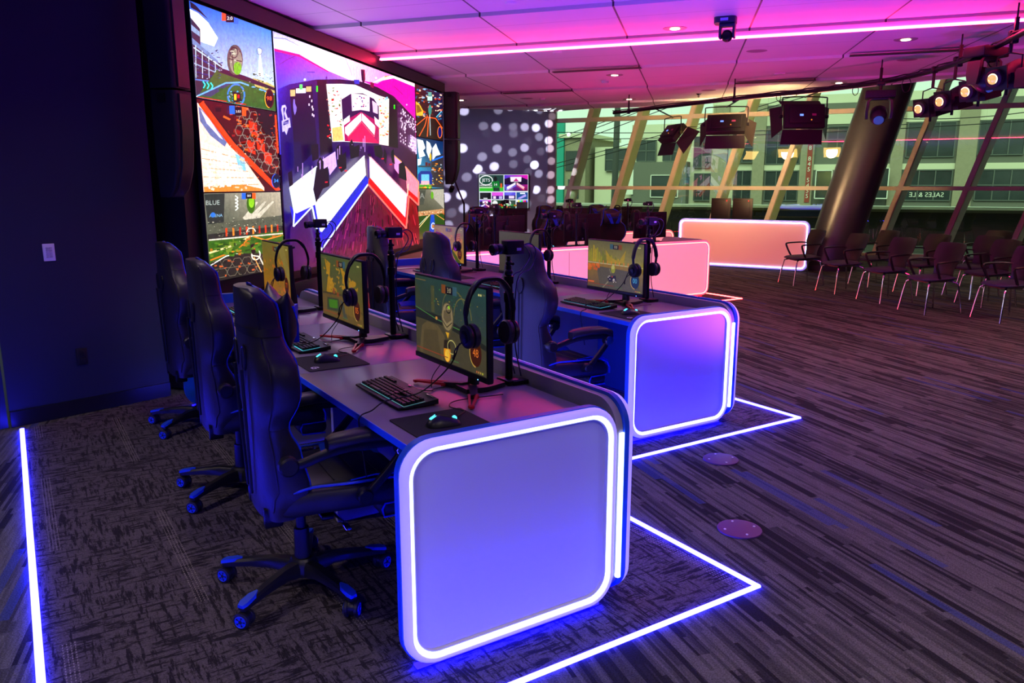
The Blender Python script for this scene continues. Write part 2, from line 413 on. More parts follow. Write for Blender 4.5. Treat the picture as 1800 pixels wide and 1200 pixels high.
# ---------------------------------------------------------------- floor with the woven inlay
mb = MB(); mb.face(mb.ring([(-11, -6, 0), (14, -6, 0), (14, 23, 0), (-11, 23, 0)])); mb.mi = 1
inl = [(6.02, -.07), (1.935, -.07), (1.935, 2.43), (3.37, 2.43), (3.37, 4.556), (7.62, 4.556), (7.62, 8.79), (9.75, 8.79), (9.75, 10.2), (12.2, 10.2)]
pl = [AB(*p, .002) for p in inl]+[Vector((-3.7, 15.8, .002)), Vector((-3.75, 5.3, .002)), Vector((-3.9, 5.15, .002))]
mb.face(mb.ring(pl)); struct('floor', mb, [floor_streak(), floor_weave()])
def strip(pts, m, label, w=.019):
    mb = MB()
    for p, q in zip(pts, pts[1:]):
        p, q = Vector(p), Vector(q); d = (q-p).normalized(); nn = Vector((-d.y, d.x, 0))*w/2; e = d*w/2
        P = [p-e+nn, p-e-nn, q+e-nn, q+e+nn]; Q = [p-e*.6+nn*.6, p-e*.6-nn*.6, q+e*.6-nn*.6, q+e*.6+nn*.6]; mb.loft([[v+Vector((0, 0, .002)) for v in P], [v+Vector((0, 0, .010)) for v in P], [v+Vector((0, 0, .015)) for v in Q]])
    return tag(part('floor_light_strip', mb, m), label, 'light strip', 'glowing strips set in the carpet')
strip([AB(6.0, -.07), AB(-1.4, -.07)], M['b_floor'], 'blue light strip in the carpet running from the navy wall past the chairs', .028)
strip([AB(1.935, -.3), AB(1.935, 2.43), AB(3.36, 2.43)], M['b_floor'], 'blue light strip forming the pointed corner around the nearest desk')
strip([AB(3.37, 2.455), AB(3.37, 4.556), AB(7.55, 4.556)], M['b_floor'], 'blue light strip forming the pointed corner around the middle desk')
strip([AB(7.62, 4.6), AB(7.62, 8.79), AB(9.74, 8.79)], M['r_floor'], 'red light strip forming a corner in front of the pink lit desk')
strip([AB(9.75, 8.82), AB(9.75, 10.2), AB(12.2, 10.2)], M['r_floor'], 'red light strip around the farthest gaming desk')

# ---------------------------------------------------------------- ceiling in shallow stepped bays
out = [(-9, -5), (12, -5), (12, 8), (4.31, 12.13), (3.7, 12.86), (3.06, 13.46), (2.45, 13.99), (1.77, 14.77), (.95, 15.25), (.04, 15.89), (-.93, 16.25), (-1.95, 16.39), (-2.8, 16.84), (-4.66, 15.66), (-9, 13.6)]
seams = [-7, -1.8, .35, 2.5, 4.9, 7.07, 8.68, 10.8, 13.0, 15.2, 17.6]
bm = bmesh.new(); bm.faces.new([bm.verts.new((x, y, 0)) for x, y in out])
nrm = Vector((.137, 1, 0)).normalized()
for s in seams[1:-1]: bmesh.ops.bisect_plane(bm, geom=bm.verts[:]+bm.edges[:]+bm.faces[:], plane_co=(0, s, 0), plane_no=nrm)
mb = MB(); HC = 3.12
for f in bm.faces:
    sc = sum(v.co.y+.137*v.co.x for v in f.verts)/len(f.verts); i = max(k for k in range(len(seams)) if seams[k] <= sc)
    zz = lambda v: HC+.035*min(1, max(0, (v.co.y+.137*v.co.x-seams[i])/(seams[i+1]-seams[i])))
    mb.face(mb.ring([(v.co.x, v.co.y, zz(v)) for v in f.verts]))
for e in bm.edges:
    s = [v.co.y+.137*v.co.x for v in e.verts]
    if abs(s[0]-s[1]) < 1e-3 and any(abs(s[0]-q) < 1e-3 for q in seams):
        a, b = [v.co for v in e.verts]; mb.face(mb.ring([(a.x, a.y, HC), (b.x, b.y, HC), (b.x, b.y, HC+.035), (a.x, a.y, HC+.035)]))
bm.free()
for p, q in zip(out[2:], out[3:]): mb.face(mb.ring([(p[0], p[1], HC), (q[0], q[1], HC), (q[0], q[1], 4.6), (p[0], p[1], 4.6)]))
CM = ceil_mat(); struct('ceiling', mb, CM)
mb = MB(); mb.face(mb.ring([(-11, 7, 4.6), (14, 7, 4.6), (14, 22, 4.6), (-11, 22, 4.6)])); struct('ceiling', mb, mat('upper_ceiling', (190, 188, 180), .7))
# slots in the ceiling
def slot(x0, x1, s, w, warm=False):
    mb = MB(); L = x1-x0; c = ((x0+x1)/2, s-.137*(x0+x1)/2, HC+.001); mb.box(c, (L*1.009, w, .01), rot=(0, 0, -math.atan(.137)))
    return tag(part('air_diffuser', mb, mat('slot_grey', (66, 56, 58), .5)), 'dark slot in the ceiling %s' % warm, 'vent', 'ceiling slots')
slot(-1.86, -.66, 10.8, .1, 'beyond the pink light strip, above the middle of the room'); slot(-3.1, -1.9, 13.0, .1, 'near the wall of dots')
slot(1.82, 3.0, 10.68, .12, 'above the moving light, right of the column top'); slot(.64, 1.78, 12.95, .1, 'above the largest panel lights')

# pink strip in the ceiling
mb = MB(); a, b = Vector((-3.62, 8.68+.137*3.62, HC-.004)), Vector((11.5, 8.68-.137*11.5, HC-.004)); d = (b-a).normalized(); nn = Vector((-d.y, d.x, 0))
mb.loft([[p+nn*.022-Vector((0, 0, .035)), p-nn*.022-Vector((0, 0, .035)), p-nn*.022-Vector((0, 0, .055)), p+nn*.022-Vector((0, 0, .055))] for p in (a, b)])
cs = thing('ceiling_light_strip', 'long pink glowing light strip across the ceiling', 'light strip', (0, 0, 0))
part('diffuser', mb, M['p_ceil'], cs)
mb = MB(); mb.loft([[p+nn*.012+Vector((0, 0, .01)), p-nn*.012+Vector((0, 0, .01)), p-nn*.012-Vector((0, 0, .035)), p+nn*.012-Vector((0, 0, .035))] for p in (a, b)])
part('housing', mb, M['white'], cs)

# ---------------------------------------------------------------- walls
def wall(name, pts, z0, z1, m, th=.12, side=1):
    mb = MB()
    for p, q in zip(pts, pts[1:]):
        p, q = Vector((*p, 0)), Vector((*q, 0)); d = (q-p).normalized(); nn = Vector((-d.y, d.x, 0))*th*side
        mb.loft([[p+Vector((0, 0, z)), q+Vector((0, 0, z)), q+nn+Vector((0, 0, z)), p+nn+Vector((0, 0, z))] for z in (z0, z1)])
    return struct(name, mb, m)
wd = Vector((-.53, -.96, 0)).normalized(); wc = Vector((-3.88, 5.19, 0)); E1 = wc+wd*1.10; E2 = wc+wd*2.06; E3 = wc+wd*11
wall('wall_left', [wc[:2], E1[:2]], 0, HC+.03, WL, side=-1); wall('wall_left', [E2[:2], E3[:2]], 0, HC+.03, WL, side=-1)
wall('wall_left', [E1[:2], E2[:2]], 2.2, HC+.03, WL, side=-1)
ob = wall('door_1', [(E1+wd*.03+Vector((.02, -.0, 0)))[:2], (E2-wd*.03)[:2]], 0.01, 2.18, mat('door_navy', (26, 32, 56), .4), .045, -1)
wn_ = Vector((.96, -.53, 0)).normalized()
def along_wall(t, z, off=0): return wc+wd*t+wn_*off+Vector((0, 0, z))
mb = MB(); P, Q = along_wall(.0, 0, .0), along_wall(1.10, 0, 0)
mb.loft([[p+wn_*.0+Vector((0, 0, z)), q+Vector((0, 0, z)), q+wn_*.012+Vector((0, 0, z)), p+wn_*.012+Vector((0, 0, z))] for z, p, q in ((.003, P, Q), (.11, P, Q))]); struct('baseboard_left', mb, BBM)
wall('wall_recess', [(-4.35, 5.36), (-4.35, 4.35)], 0, HC+.03, WG, .1, -1)
# video wall carcass
mb = MB(); mb.box((-4.16, 8.625, 1.575), (.86, 6.55, 3.11)); struct('wall_video', mb, WD)
mb = MB(); mb.box((-3.70, 8.625, 3.05), (.07, 6.5, .13)); struct('trim_1', mb, WD)
mb = MB(); mb.box((-3.66, 8.625, .36), (.14, 6.3, .70), bev=.01); struct('trim_2', mb, mat('plinth_black', (26, 22, 24), .35))
wall('wall_side', [(-8.6, 12.2), (-8.6, 20.5)], 0, 4.6, WB, .1, 1)
wall('wall_side', [(-4.5, 11.95), (-8.6, 11.95)], 0, 4.6, WD, .1, -1)
wall('wall_back', [(-8.6, 20.3), (-3.52, 20.3)], 0, 4.6, WB, .12, 1)
mb = MB(); mb.box((-3.42, 20.3, 2.3), (.2, .22, 4.6)); struct('trim_3', mb, mat('jamb_mauve', (150, 118, 128), .5))
wall('wall_behind', [(-10.5, -5), (13, -5)], 0, HC+.03, WL, .1, -1)
wall('wall_right', [(13, -5), (13, 18)], 0, 4.6, WL, .1, -1)
# switch plate and socket on the navy wall
def on_wall(name, label, cat, t, z):
    o = thing(name, label, cat, along_wall(t, z, .001), math.atan2(-wd.y, -wd.x)); return o   # local x along wall to the right, -y out of the wall
o = on_wall('wall_switch', 'white multi-button wall switch plate on the navy wall', 'switch', .745, 1.165)
mb = MB(); mb.box((0, -.004, 0), (.075, .008, .118), bev=.003); part('face_plate', mb, M['white'], o)
for r in range(5):
    for c in (-1, 1):
        mb = MB(); mb.box((c*.0105, -.0105, .03-.015*r), (.017, .006, .011), bev=.001); part('button', mb, mat('button_grey', (190, 188, 196), .5), o)
o = on_wall('wall_socket', 'black power socket low on the navy wall', 'socket', .61, .415)
mb = MB(); mb.box((0, -.004, 0), (.075, .008, .118), bev=.003); part('face_plate', mb, M['matte'], o)
for s in (-1, 1):
    mb = MB(); mb.box((0, -.010, s*.027), (.034, .006, .032), bev=.004); part('outlet', mb, M['plastic'], o)

# ---------------------------------------------------------------- leaning glazing
GP, GW, GN = Vector((-2.95, 20.22, 0)), Vector((.98115, -.19326, 0)), Vector((.19326, .98115, 0))
def G(t, z, d=0): return GP+GW*t+GN*d+Vector((0, 0, z))
SL = .28; TOP = 4.6
MT = [-.43+1.268*i for i in range(-1, 13)]
TE = MT[-1]
mb = MB()
for i in range(len(MT)):
    t = MT[i]
    a = [G(t-.045, 0, 0), G(t+.045, 0, 0), G(t+.045, 0, .26), G(t-.045, 0, .26)]; sh = GW*SL*TOP+Vector((0, 0, TOP))
    if i == 0: continue
    # a raking post: face flush with the glass, flank showing outwards
    a = [G(t-.05, 0, 0), G(t+.05, 0, 0), G(t+.20, 0, .20), G(t+.10, 0, .20)]
    m_ = MB(); m_.loft([a, [p+sh for p in a]]); struct('window_%d' % i, m_, FRM)
mb = MB()
for z, h in ((1.535, .085), (3.2, .10), (4.52, .1)): mb.loft([[G(t, z-h/2, -.01), G(t, z+h/2, -.01), G(t, z+h/2, .09), G(t, z-h/2, .09)] for t in (-.9, TE)])
struct('window_15', mb, FRM)
mb = MB(); mb.loft([[G(t, 0.0, -.06), G(t, .12, -.06), G(t, .12, .14), G(t, 0, .14)] for t in (-.9, TE)]); struct('trim_4', mb, mat('sill_curb', (150, 140, 135), .6))
k = NT('tinted_glass'); k.t.nodes.remove(k.b)
tr = k.n('BsdfTransparent'); tr.inputs[0].default_value = (.66, .90, .62, 1); gl = k.n('BsdfGlossy'); gl.inputs['Roughness'].default_value = .0; gl.inputs[0].default_value = (1, 1, 1, 1)
fz = k.n('Fresnel'); fz.inputs[0].default_value = 1.7; mx = k.n('MixShader'); k.l(k.math('MULTIPLY', fz.outputs[0], 1.5), mx.inputs[0]); k.l(tr.outputs[0], mx.inputs[1]); k.l(gl.outputs[0], mx.inputs[2]); k.l(mx.outputs[0], k.out.inputs[0])
mb = MB(); mb.face(mb.ring([G(-.9, .1, .03), G(TE, .1, .03), G(TE, TOP, .03), G(-.9, TOP, .03)])); struct('window_16', mb, k.m)

# leaning round column
b0, t0 = Vector((2.72, 16.30, 0)), Vector((3.93, 16.62, 4.6))
mb = MB(); mb.tube([b0, t0], .44, 48); c_ = thing('column', 'leaning dark grey round column in front of the windows', 'column', (0, 0, 0)); part('shaft', mb, mat('column_grey_gloss', (66, 63, 74), .34, metal=.35), c_)
mb = MB(); mb.lathe([(.56, 0), (.56, .1), (.5, .16)], b0, n=48); part('base_ring', mb, mat('column_base_black', (30, 29, 31), .5), c_)

# ---------------------------------------------------------------- across the street
cream = mat('cream_render', (205, 205, 178), .9, noise=.05, nscale=1); tan = mat('tan_brick', (146, 140, 116), .9, noise=.15, nscale=6)
grey_r = mat('grey_render', (104, 106, 96), .9, noise=.05); wglass = mat('street_window_glass', (48, 56, 56), .15, noise=.4, nscale=1.5)
teal = mat('teal_cladding', (22, 150, 132), .7); redb = mat('rust_banner', (150, 62, 50), .8); capm = mat('pale_coping', (215, 220, 205), .8); dbrick = mat('dark_brick', (40, 34, 31), .9, noise=.3, nscale=5)
def fac(t0, z0, t1, z1, d0, d1, mb=None):
    mb = mb or MB(); mb.loft([[G(t0, z, d0), G(t1, z, d0), G(t1, z, d1), G(t0, z, d1)] for z in (z0, z1)]); return mb
D = 30
bl = thing('building', 'pale building across the street with grey windows and brick piers', 'building', (0, 0, 0), group=None)
mb = fac(-6.5, -2, 22, 5.25, D, D+6); fac(-1.6, 5.2, 22, 6.6, D+.02, D+6, mb); fac(-8.9, -2, -6.5, 3.95, D+.01, D+6, mb); part('wall', mb, cream, bl)
mb = fac(1.5, -2, 22, 6.1, D-.14, D); part('cladding', mb, grey_r, bl)
part('canopy_block', fac(-6.16, .2, -2.8, 2.96, D-1, D), grey_r, bl)
for q in [(-1.46, .53, -.56, 6.07), (.92, .55, 1.57, 6.15), (3.56, .57, 4.3, 5.89), (8.25, .62, 8.87, 5.57), (11.44, .65, 12.35, 5.6), (16, .6, 17, 5.6)]: part('brick_pier', fac(q[0], -2, q[2], 6.2, D-.4, D), tan, bl)
for q in [(1.54, 2.42, 22, 2.74), (1.54, 4.95, 22, 5.5)]: part('cream_band', fac(q[0], q[1], q[2], q[3], D-.2, D), cream, bl)
win = [(-8.13, 2.47, -6.71, 4.01-.2), (-6.1, 3.02, -4.91, 4.29), (-4.45, 3.02, -3.43, 4.15), (-2.56, 2.63, -1.57, 4.41), (-2.47, .66, -1.34, 2.26), (-.13, .68, .88, 2.41), (-.3, 2.9, .88, 4.6), (1.64, 2.78, 3.5, 4.73), (1.68, .69, 3.5, 2.38), (4.94, 3.39, 5.99, 4.83), (6.4, 2.9, 8.1, 4.8), (9.0, 3.08, 11.3, 4.9), (8.95, .75, 11.35, 2.38), (12.4, 3.15, 14.5, 4.9), (12.5, .78, 14.9, 2.38)]
def bars(mb, q, dd, nx, nz):
    x0, z0, x1, z1 = q
    for i in range(nx+1): x = x0+(x1-x0)*i/nx; fac(x-.025, z0, x+.025, z1, dd-.06, dd, mb)
    for i in range(nz+1): z = z0+(z1-z0)*i/nz; fac(x0, z-.025, x1, z+.025, dd-.06, dd, mb)
for q in win:
    w_ = part('window', fac(*q, D-.2, D), wglass, bl); mb = MB(); bars(mb, q, D-.2, 2 if q[2]-q[0] < 1.6 else 3, 2); part('window_bars', mb, mat('bar_grey', (84, 92, 86), .6), w_)
for q in [(-4.94, .85, -3.27, 2.17), (4.51, .84, 5.34, 2.38), (7.15, .86, 8.23, 2.49)]:
    f_ = part('window', fac(*q, D-1.05, D-.98), wglass, bl); mb = MB(); bars(mb, q, D-1.05, 1, 1); part('window_bars', mb, capm, f_)
part('downpipe_box', fac(-6.6, 1.0, -6.05, 2.5, D-1.1, D-.4), capm, bl)
part('banner', fac(3.93, .6, 4.2, 4.7, D-.45, D-.4), redb, bl)
b_ = bl.children[-1]
mb = MB()
for i, ch in enumerate('908 845 5455'):
    if ch != ' ': flat_text(mb, ch, G(4.065, 4.25-.30*i, D-.47), GW, (0, 0, 1), .34, d=0)
part('number', mb, capm, bl)
mb = MB(); flat_text(mb, 'SALES & LE', G(10.2, 1.05, D-.3), -GW, (0, 0, 1), .36, d=0); part('lettering', mb, capm, bl)
b2 = thing('building', 'teal edged building at the far left behind the windows', 'building'); part('wall', fac(-13.5, -2, -9.2, 4.7, D-1, D+6), tan, b2); part('cladding', fac(-11.8, -2, -10.6, 5.6, D-1.2, D-.9), teal, b2)
part('parapet', fac(-10.9, 4.5, -8.9, 4.75, D-1.3, D+6), cream, b2)
for q in [(-10.32, .74, -9.62, 1.94), (-10.51, 2.48, -9.73, 3.7)]: part('window', fac(*q, D-1.1, D-1), wglass, b2)
sw = thing('boundary_wall', 'low dark brick wall with a pale coping outside the windows', 'wall'); part('brickwork', fac(-14, -3, 24, .84, 6, 6.4), dbrick, sw); part('coping', fac(-14, .92, 24, 1.0, 5.9, 6.5), capm, sw); part('rendered_band', fac(-14, .84, 24, .92, 5.98, 6.42), grey_r, sw)
mb = MB()
mb = fac(-40, -1.2, 50, -1.0, .6, 60); struct('ground', mb, mat('asphalt', (36, 36, 36), .9, noise=.1))
up = thing('utility_pole', 'thin utility pole with wires outside the glass', 'pole', G(-1.75, -1, 10)); mb = MB(); mb.cyl((0, 0, 0), (.1, 0, 8), .13, .1); part('shaft', mb, mat('pole_grey', (66, 72, 68), .8), up)
for i, (p, q) in enumerate([((-3.42, 3.35), (-1.83, 3.81)), ((-3.42, 3.19), (-1.62, 3.77)), ((-3.42, 2.99), (-1.3, 3.66)), ((-2.33, 2.73), (.51, 3.42)), ((-2.33, 2.59), (.51, 3.29)), ((-4, 3.5), (8, 3.42)), ((7.42, 3.63), (11.5, 3.73)), ((-2, 3.2), (14, 3.56))]):
    sl = (q[1]-p[1])/(q[0]-p[0]); e = 6; A, B = G(p[0]-e*(i < 5), p[1]-sl*e*(i < 5), 8+.05*i), G(q[0]+e*(i < 5), q[1]+sl*e*(i < 5), 8+.05*i); mb = MB()
    mb.tube([A.lerp(B, t)-Vector((0, 0, .12*4*t*(1-t))) for t in [j/10 for j in range(11)]], .014, 5)
    tag(part('overhead_wire', mb, M['cable']), ['lowest slack', 'second', 'upper', 'steep lower', 'steep upper', 'long level', 'right-hand level', 'rising'][i]+' black overhead wire crossing outside the windows', 'wire', 'overhead wires')
# ---------------------------------------------------------------- video wall
XV = -3.665
def display(name, label, y0, z0, y1, z1, group=None, bez=.006):
    o = thing(name, label, 'screen', (XV, (y0+y1)/2, z0), 0, group)
    w, h = y1-y0, z1-z0
    mb = MB(); mb.box((-.02, 0, h/2), (.04, w-.002, h-.002), bev=.002); part('housing', mb, M['matte'], o)
    def cv(quad): return Canvas((.001, -w/2+bez, bez), (0, w-2*bez, 0), (0, 0, h-2*bez), quad)
    return o, cv
rnd = random.Random(3)
ZS = (2.96, 2.262, 1.556, .85)
YL0, YL1, YC1, YR1 = 5.50, 6.70, 10.5, 11.74
GL, GR = 'screens stacked left of the big LED wall', 'screens stacked right of the big LED wall'
# --- left, top
o, cv = display('video_panel', 'top left video panel showing blue sky, a stadium and a grey ball', YL0, ZS[1], YL1, ZS[0], GL)
c = cv(((33, 10), (373, 130), (385, 468), (65, 405)))
c.poly([(33, 10), (373, 130), (385, 468), (65, 405)], [(40, 110, 215), (70, 150, 235), (225, 240, 245), (215, 235, 250)])
c.poly([(35, 45), (70, 62), (110, 100), (150, 165), (135, 200), (90, 185), (50, 170)], (250, 252, 255))
c.poly([(36, 12), (60, 30), (112, 88), (70, 55), (40, 40)], (30, 34, 44))
c.poly([(38, 80), (78, 128), (80, 215), (165, 275), (170, 360), (62, 400)], (52, 60, 78)); c.poly([(42, 110), (76, 140), (76, 160), (42, 135)], (150, 175, 205)); c.poly([(46, 165), (150, 260), (150, 272), (46, 190)], (120, 150, 190))
for i in range(5): c.line([(52, 205+i*32), (165, 285+i*16)], [(190, 215, 235), (40, 80, 160), (150, 175, 200), (30, 60, 130), (90, 150, 220)][i], 5)
for i in range(4): c.line([(60+i*26, 195+i*22), (62+i*26, 330)], (200, 220, 240), 3)
c.poly([(150, 290), (280, 330), (384, 375), (385, 468), (66, 405)], (58, 116, 44)); c.poly([(290, 330), (345, 345), (384, 365), (384, 395), (300, 365)], (198, 190, 120))
c.poly([(62, 395), (190, 345), (215, 345), (120, 405)], (66, 84, 120)); c.poly([(150, 285), (260, 322), (384, 372), (384, 384), (250, 340), (150, 305)], (34, 44, 66))
c.line([(70, 400), (180, 350), (240, 348), (380, 400)], (120, 190, 255), 6); c.arc(222, 400, 34, 44, (70, 150, 255), 6); c.line([(68, 405), (270, 440)], (235, 30, 40), 4)
c.ell(218, 255, 33, 64, (96, 100, 92)); c.ell(222, 262, 26, 52, (150, 156, 140)); c.ell(228, 290, 17, 27, (120, 190, 30)); c.arc(214, 225, 16, 22, (28, 32, 30), 4); c.line([(192, 250), (246, 262)], (30, 34, 30), 4); c.line([(205, 200), (212, 300)], (40, 44, 40), 3)
c.poly([(312, 205), (332, 212), (326, 235), (336, 330), (312, 320), (318, 235)], (228, 235, 238)); c.arc(320, 218, 11, 15, (120, 140, 160), 3)
c.shards(26, (260, 300, 380, 350), [(220, 225, 215), (90, 110, 80), (60, 80, 60)], 3, 11, rnd)
c.shards(70, (46, 215, 165, 335), [(40, 48, 64), (110, 134, 165), (70, 84, 108), (30, 80, 150), (150, 170, 190)], 3, 10, rnd, .5)
c.shards(50, (150, 360, 380, 450), [(50, 104, 38), (66, 128, 48), (76, 132, 54), (54, 108, 42)], 5, 20, rnd, .3)
c.shards(16, (198, 210, 240, 280), [(40, 44, 40), (190, 196, 180), (110, 118, 100)], 4, 12, rnd, .8)
c.shards(40, (190, 380, 250, 430), [(30, 30, 40), (90, 190, 255), (200, 200, 210), (60, 70, 90)], 3, 9, rnd, .8)
c.rect(164, 57, 181, 92, (240, 100, 20)); c.rect(181, 62, 214, 98, (20, 22, 28)); c.text('2:0', 197, 81, 20, (240, 240, 240)); c.rect(214, 76, 232, 104, (50, 120, 230))
for i in range(3): c.line([(88+i*15, 342+i*3), (97+i*15, 356+i*3), (90+i*15, 370+i*3)], (60, 230, 230), 5)
c.poly([(205, 385), (238, 392), (240, 425), (210, 430)], (30, 30, 34)); c.rect(212, 395, 222, 420, (240, 200, 40)); c.rect(226, 398, 234, 412, (220, 40, 40))
c.ell(357, 416, 20, 40, (90, 24, 10)); c.ell(357, 416, 15, 32, (20, 14, 16)); c.text('98', 357, 416, 24, (255, 110, 50)); c.arc(357, 416, 18, 37, (250, 190, 70), 3, 90, 230)
c.done('screen_image', SM_WALL, o)
# --- left, middle
o, cv = display('video_panel', 'middle left video panel showing an orange barrier and a goal net', YL0, ZS[2], YL1, ZS[1], GL)
c = cv(((65, 410), (385, 470), (405, 810), (65, 815)))
c.poly([(65, 410), (385, 470), (405, 810), (65, 815)], (96, 26, 14)); c.shards(90, (150, 430, 400, 790), [(160, 40, 10), (210, 80, 20), (50, 18, 14), (120, 30, 14), (230, 120, 40)], 8, 34, rnd, .6)
c.poly([(66, 425), (100, 455), (200, 590), (335, 795), (335, 812), (65, 815)], (255, 218, 205)); c.poly([(70, 440), (110, 480), (180, 590), (170, 610), (110, 560), (72, 500)], (120, 130, 175)); c.poly([(76, 450), (110, 490), (165, 580), (150, 570), (100, 510)], (240, 220, 235))
for i in range(16): c.line([(68, 590+i*14), (210+i*7, 640+i*10)], [(255, 250, 250), (190, 225, 255), (255, 160, 110)][i % 3], 3)
for i in range(10): c.line([(90+i*20, 815), (110+i*14, 600+i*12)], (250, 235, 235), 3)
c.poly([(65, 790), (240, 780), (320, 800), (335, 815), (65, 815)], (235, 150, 70))
c.line([(80, 425), (200, 600), (395, 812)], (226, 84, 26), 26); c.line([(92, 425), (215, 595), (404, 790)], (70, 30, 24), 7); c.poly([(210, 640), (250, 660), (255, 720), (225, 710)], (150, 200, 235))
for q in ((290, 530), (320, 600), (350, 660), (280, 610)): c.poly([(q[0]-18, q[1]-30), (q[0]+16, q[1]-18), (q[0]+18, q[1]+36), (q[0]-14, q[1]+22)], (226, 72, 18))
for i in range(7):
    for j in range(6): c.arc(232+i*30+(j % 2)*15, 462+j*40+i*12, 18, 24, (150, 140, 132), 2.4, 0, 360, 6)
c.poly([(300, 450), (384, 470), (388, 570), (340, 560), (310, 500)], (40, 34, 40)); c.line([(380, 480), (390, 640)], (230, 90, 40), 8)
c.shards(70, (70, 640, 260, 805), [(255, 245, 240), (255, 215, 195), (225, 230, 250), (255, 200, 175)], 6, 26, rnd, .5)
c.shards(90, (230, 440, 398, 640), [(60, 14, 10), (170, 56, 20), (36, 20, 24), (200, 90, 40), (120, 30, 16)], 4, 14, rnd, .8)
c.line([(80, 425), (200, 600), (395, 812)], (232, 88, 26), 16)
c.rect(192, 440, 214, 474, (40, 120, 220)); c.rect(214, 446, 243, 480, (22, 16, 20)); c.text('3:53', 228, 464, 13, (240, 230, 230)); c.rect(243, 452, 260, 482, (240, 110, 30))
c.ell(382, 764, 19, 34, (20, 30, 70)); c.text('34', 382, 764, 22, (90, 170, 255)); c.arc(382, 764, 18, 32, (60, 120, 240), 3, 120, 260)
c.done('screen_image', SM_WALL, o)
# --- left, bottom
o, cv = display('video_panel', 'bottom left video panel showing a green pitch under grey stands', YL0, ZS[3], YL1, ZS[2], GL)
c = cv(((65, 822), (412, 820), (430, 1165), (85, 1180)))
c.poly([(65, 822), (412, 820), (430, 1165), (85, 1180)], [(128, 130, 118), (190, 180, 160), (70, 80, 40), (60, 70, 40)])
c.poly([(66, 825), (150, 823), (145, 940), (80, 950)], (62, 70, 66)); c.text('BLUE', 100, 860, 26, (180, 190, 185)); c.text('ARENA', 112, 912, 17, (150, 190, 215)); c.ell(100, 908, 10, 10, (60, 130, 210))
for i in range(3): c.poly([(225+i*24, 930), (290+i*40, 860), (300+i*40, 862), (250+i*24, 940)], (206, 200, 184))
for i in range(4): c.line([(195, 832+i*14), (208, 842+i*14), (195, 852+i*14)], (225, 228, 220), 5)
c.poly([(75, 945), (420, 925), (424, 1000), (78, 1015)], (104, 108, 92)); c.poly([(76, 985), (422, 972), (424, 1000), (78, 1018)], (60, 62, 56))
c.poly([(78, 1012), (424, 994), (430, 1165), (86, 1180)], (74, 116, 36))
for i in range(9): c.poly([(150+i*30, 966), (158+i*30, 964), (159+i*30, 998), (151+i*30, 1000)], [(220, 80, 20), (240, 150, 60), (190, 60, 20)][i % 3])
c.rect(80, 1005, 422, 1011, (215, 210, 196)); c.arc(264, 990, 20, 17, (235, 232, 220), 4, 180, 360)
c.line([(80, 1060), (180, 1040), (262, 1008)], (226, 214, 160), 8); c.line([(262, 1008), (200, 1060), (84, 1090)], (226, 140, 50), 6); c.line([(270, 1008), (330, 1030), (424, 1015)], (222, 150, 60), 6)
c.poly([(84, 1100), (200, 1075), (300, 1085), (429, 1120), (430, 1166), (86, 1180)], (60, 57, 50))
for i in range(8):
    for j in range(2): c.arc(110+i*44+(j % 2)*22, 1112+j*36, 24, 20, (128, 120, 104), 2.5, 0, 360, 6)
c.arc(284, 1090, 20, 22, (255, 240, 220), 5); c.line([(262, 1090), (300, 1100), (335, 1178)], (255, 236, 214), 5); c.line([(275, 1100), (310, 1178)], (255, 190, 120), 4); c.poly([(258, 1045), (276, 1040), (284, 1080), (264, 1085)], (44, 30, 30)); c.rect(266, 1055, 280, 1066, (230, 70, 30))
c.line([(84, 1110), (150, 1080), (210, 1076)], (240, 240, 236), 4)
c.shards(130, (75, 925, 422, 1000), [(70, 72, 62), (140, 140, 120), (200, 196, 176), (50, 50, 44)], 2, 8, rnd)
c.shards(90, (84, 1015, 424, 1080), [(60, 104, 30), (96, 140, 48), (130, 150, 60), (50, 84, 28), (190, 120, 50)], 6, 26, rnd, .2)
c.shards(50, (90, 1100, 428, 1165), [(48, 46, 42), (76, 72, 62), (200, 110, 60)], 4, 16, rnd, .4)
c.ell(264, 868, 20, 42, (78, 120, 20)); c.ell(266, 860, 13, 26, (150, 200, 40)); c.rect(222, 822, 240, 848, (50, 120, 225)); c.rect(240, 822, 270, 846, (26, 26, 28)); c.text('0:0', 255, 834, 14, (240, 240, 240)); c.rect(270, 822, 286, 848, (235, 110, 30))
c.done('screen_image', SM_WALL, o)
# --- centre
o, cv = display('led_wall', 'huge central LED wall showing this same room with glowing desks', YL1+.02, .80, YC1, ZS[0], None, .004)
c = cv(((18, 15), (767, 290), (783, 1120), (80, 1200)))
c.poly([(18, 15), (300, 118), (330, 600), (48, 620)], [(190, 190, 255), (250, 235, 255), (120, 60, 200), (70, 60, 190)]); c.poly([(300, 118), (767, 290), (775, 640), (330, 600)], [(250, 235, 255), (255, 20, 200), (200, 0, 150), (140, 60, 210)])
c.poly([(25, 100), (150, 130), (300, 215), (430, 268), (350, 262), (200, 262), (100, 280), (40, 300)], [(110, 50, 190), (140, 60, 205), (170, 100, 230), (215, 160, 250), (165, 130, 245), (130, 120, 240), (110, 110, 240), (95, 95, 235)])
c.poly([(25, 100), (150, 132), (300, 216), (300, 222), (150, 142), (26, 112)], (235, 20, 150))
c.poly([(19, 45), (95, 55), (220, 110), (350, 190), (445, 262), (410, 262), (300, 215), (150, 128), (24, 98)], (252, 250, 255)); c.poly([(20, 25), (120, 60), (150, 78), (20, 50)], (200, 205, 255)); c.line([(22, 48), (80, 52), (150, 88)], (130, 140, 215), 3)
c.line([(50, 178), (100, 150), (140, 135)], (110, 50, 170), 3); c.line([(190, 218), (230, 220)], (90, 70, 190), 5)
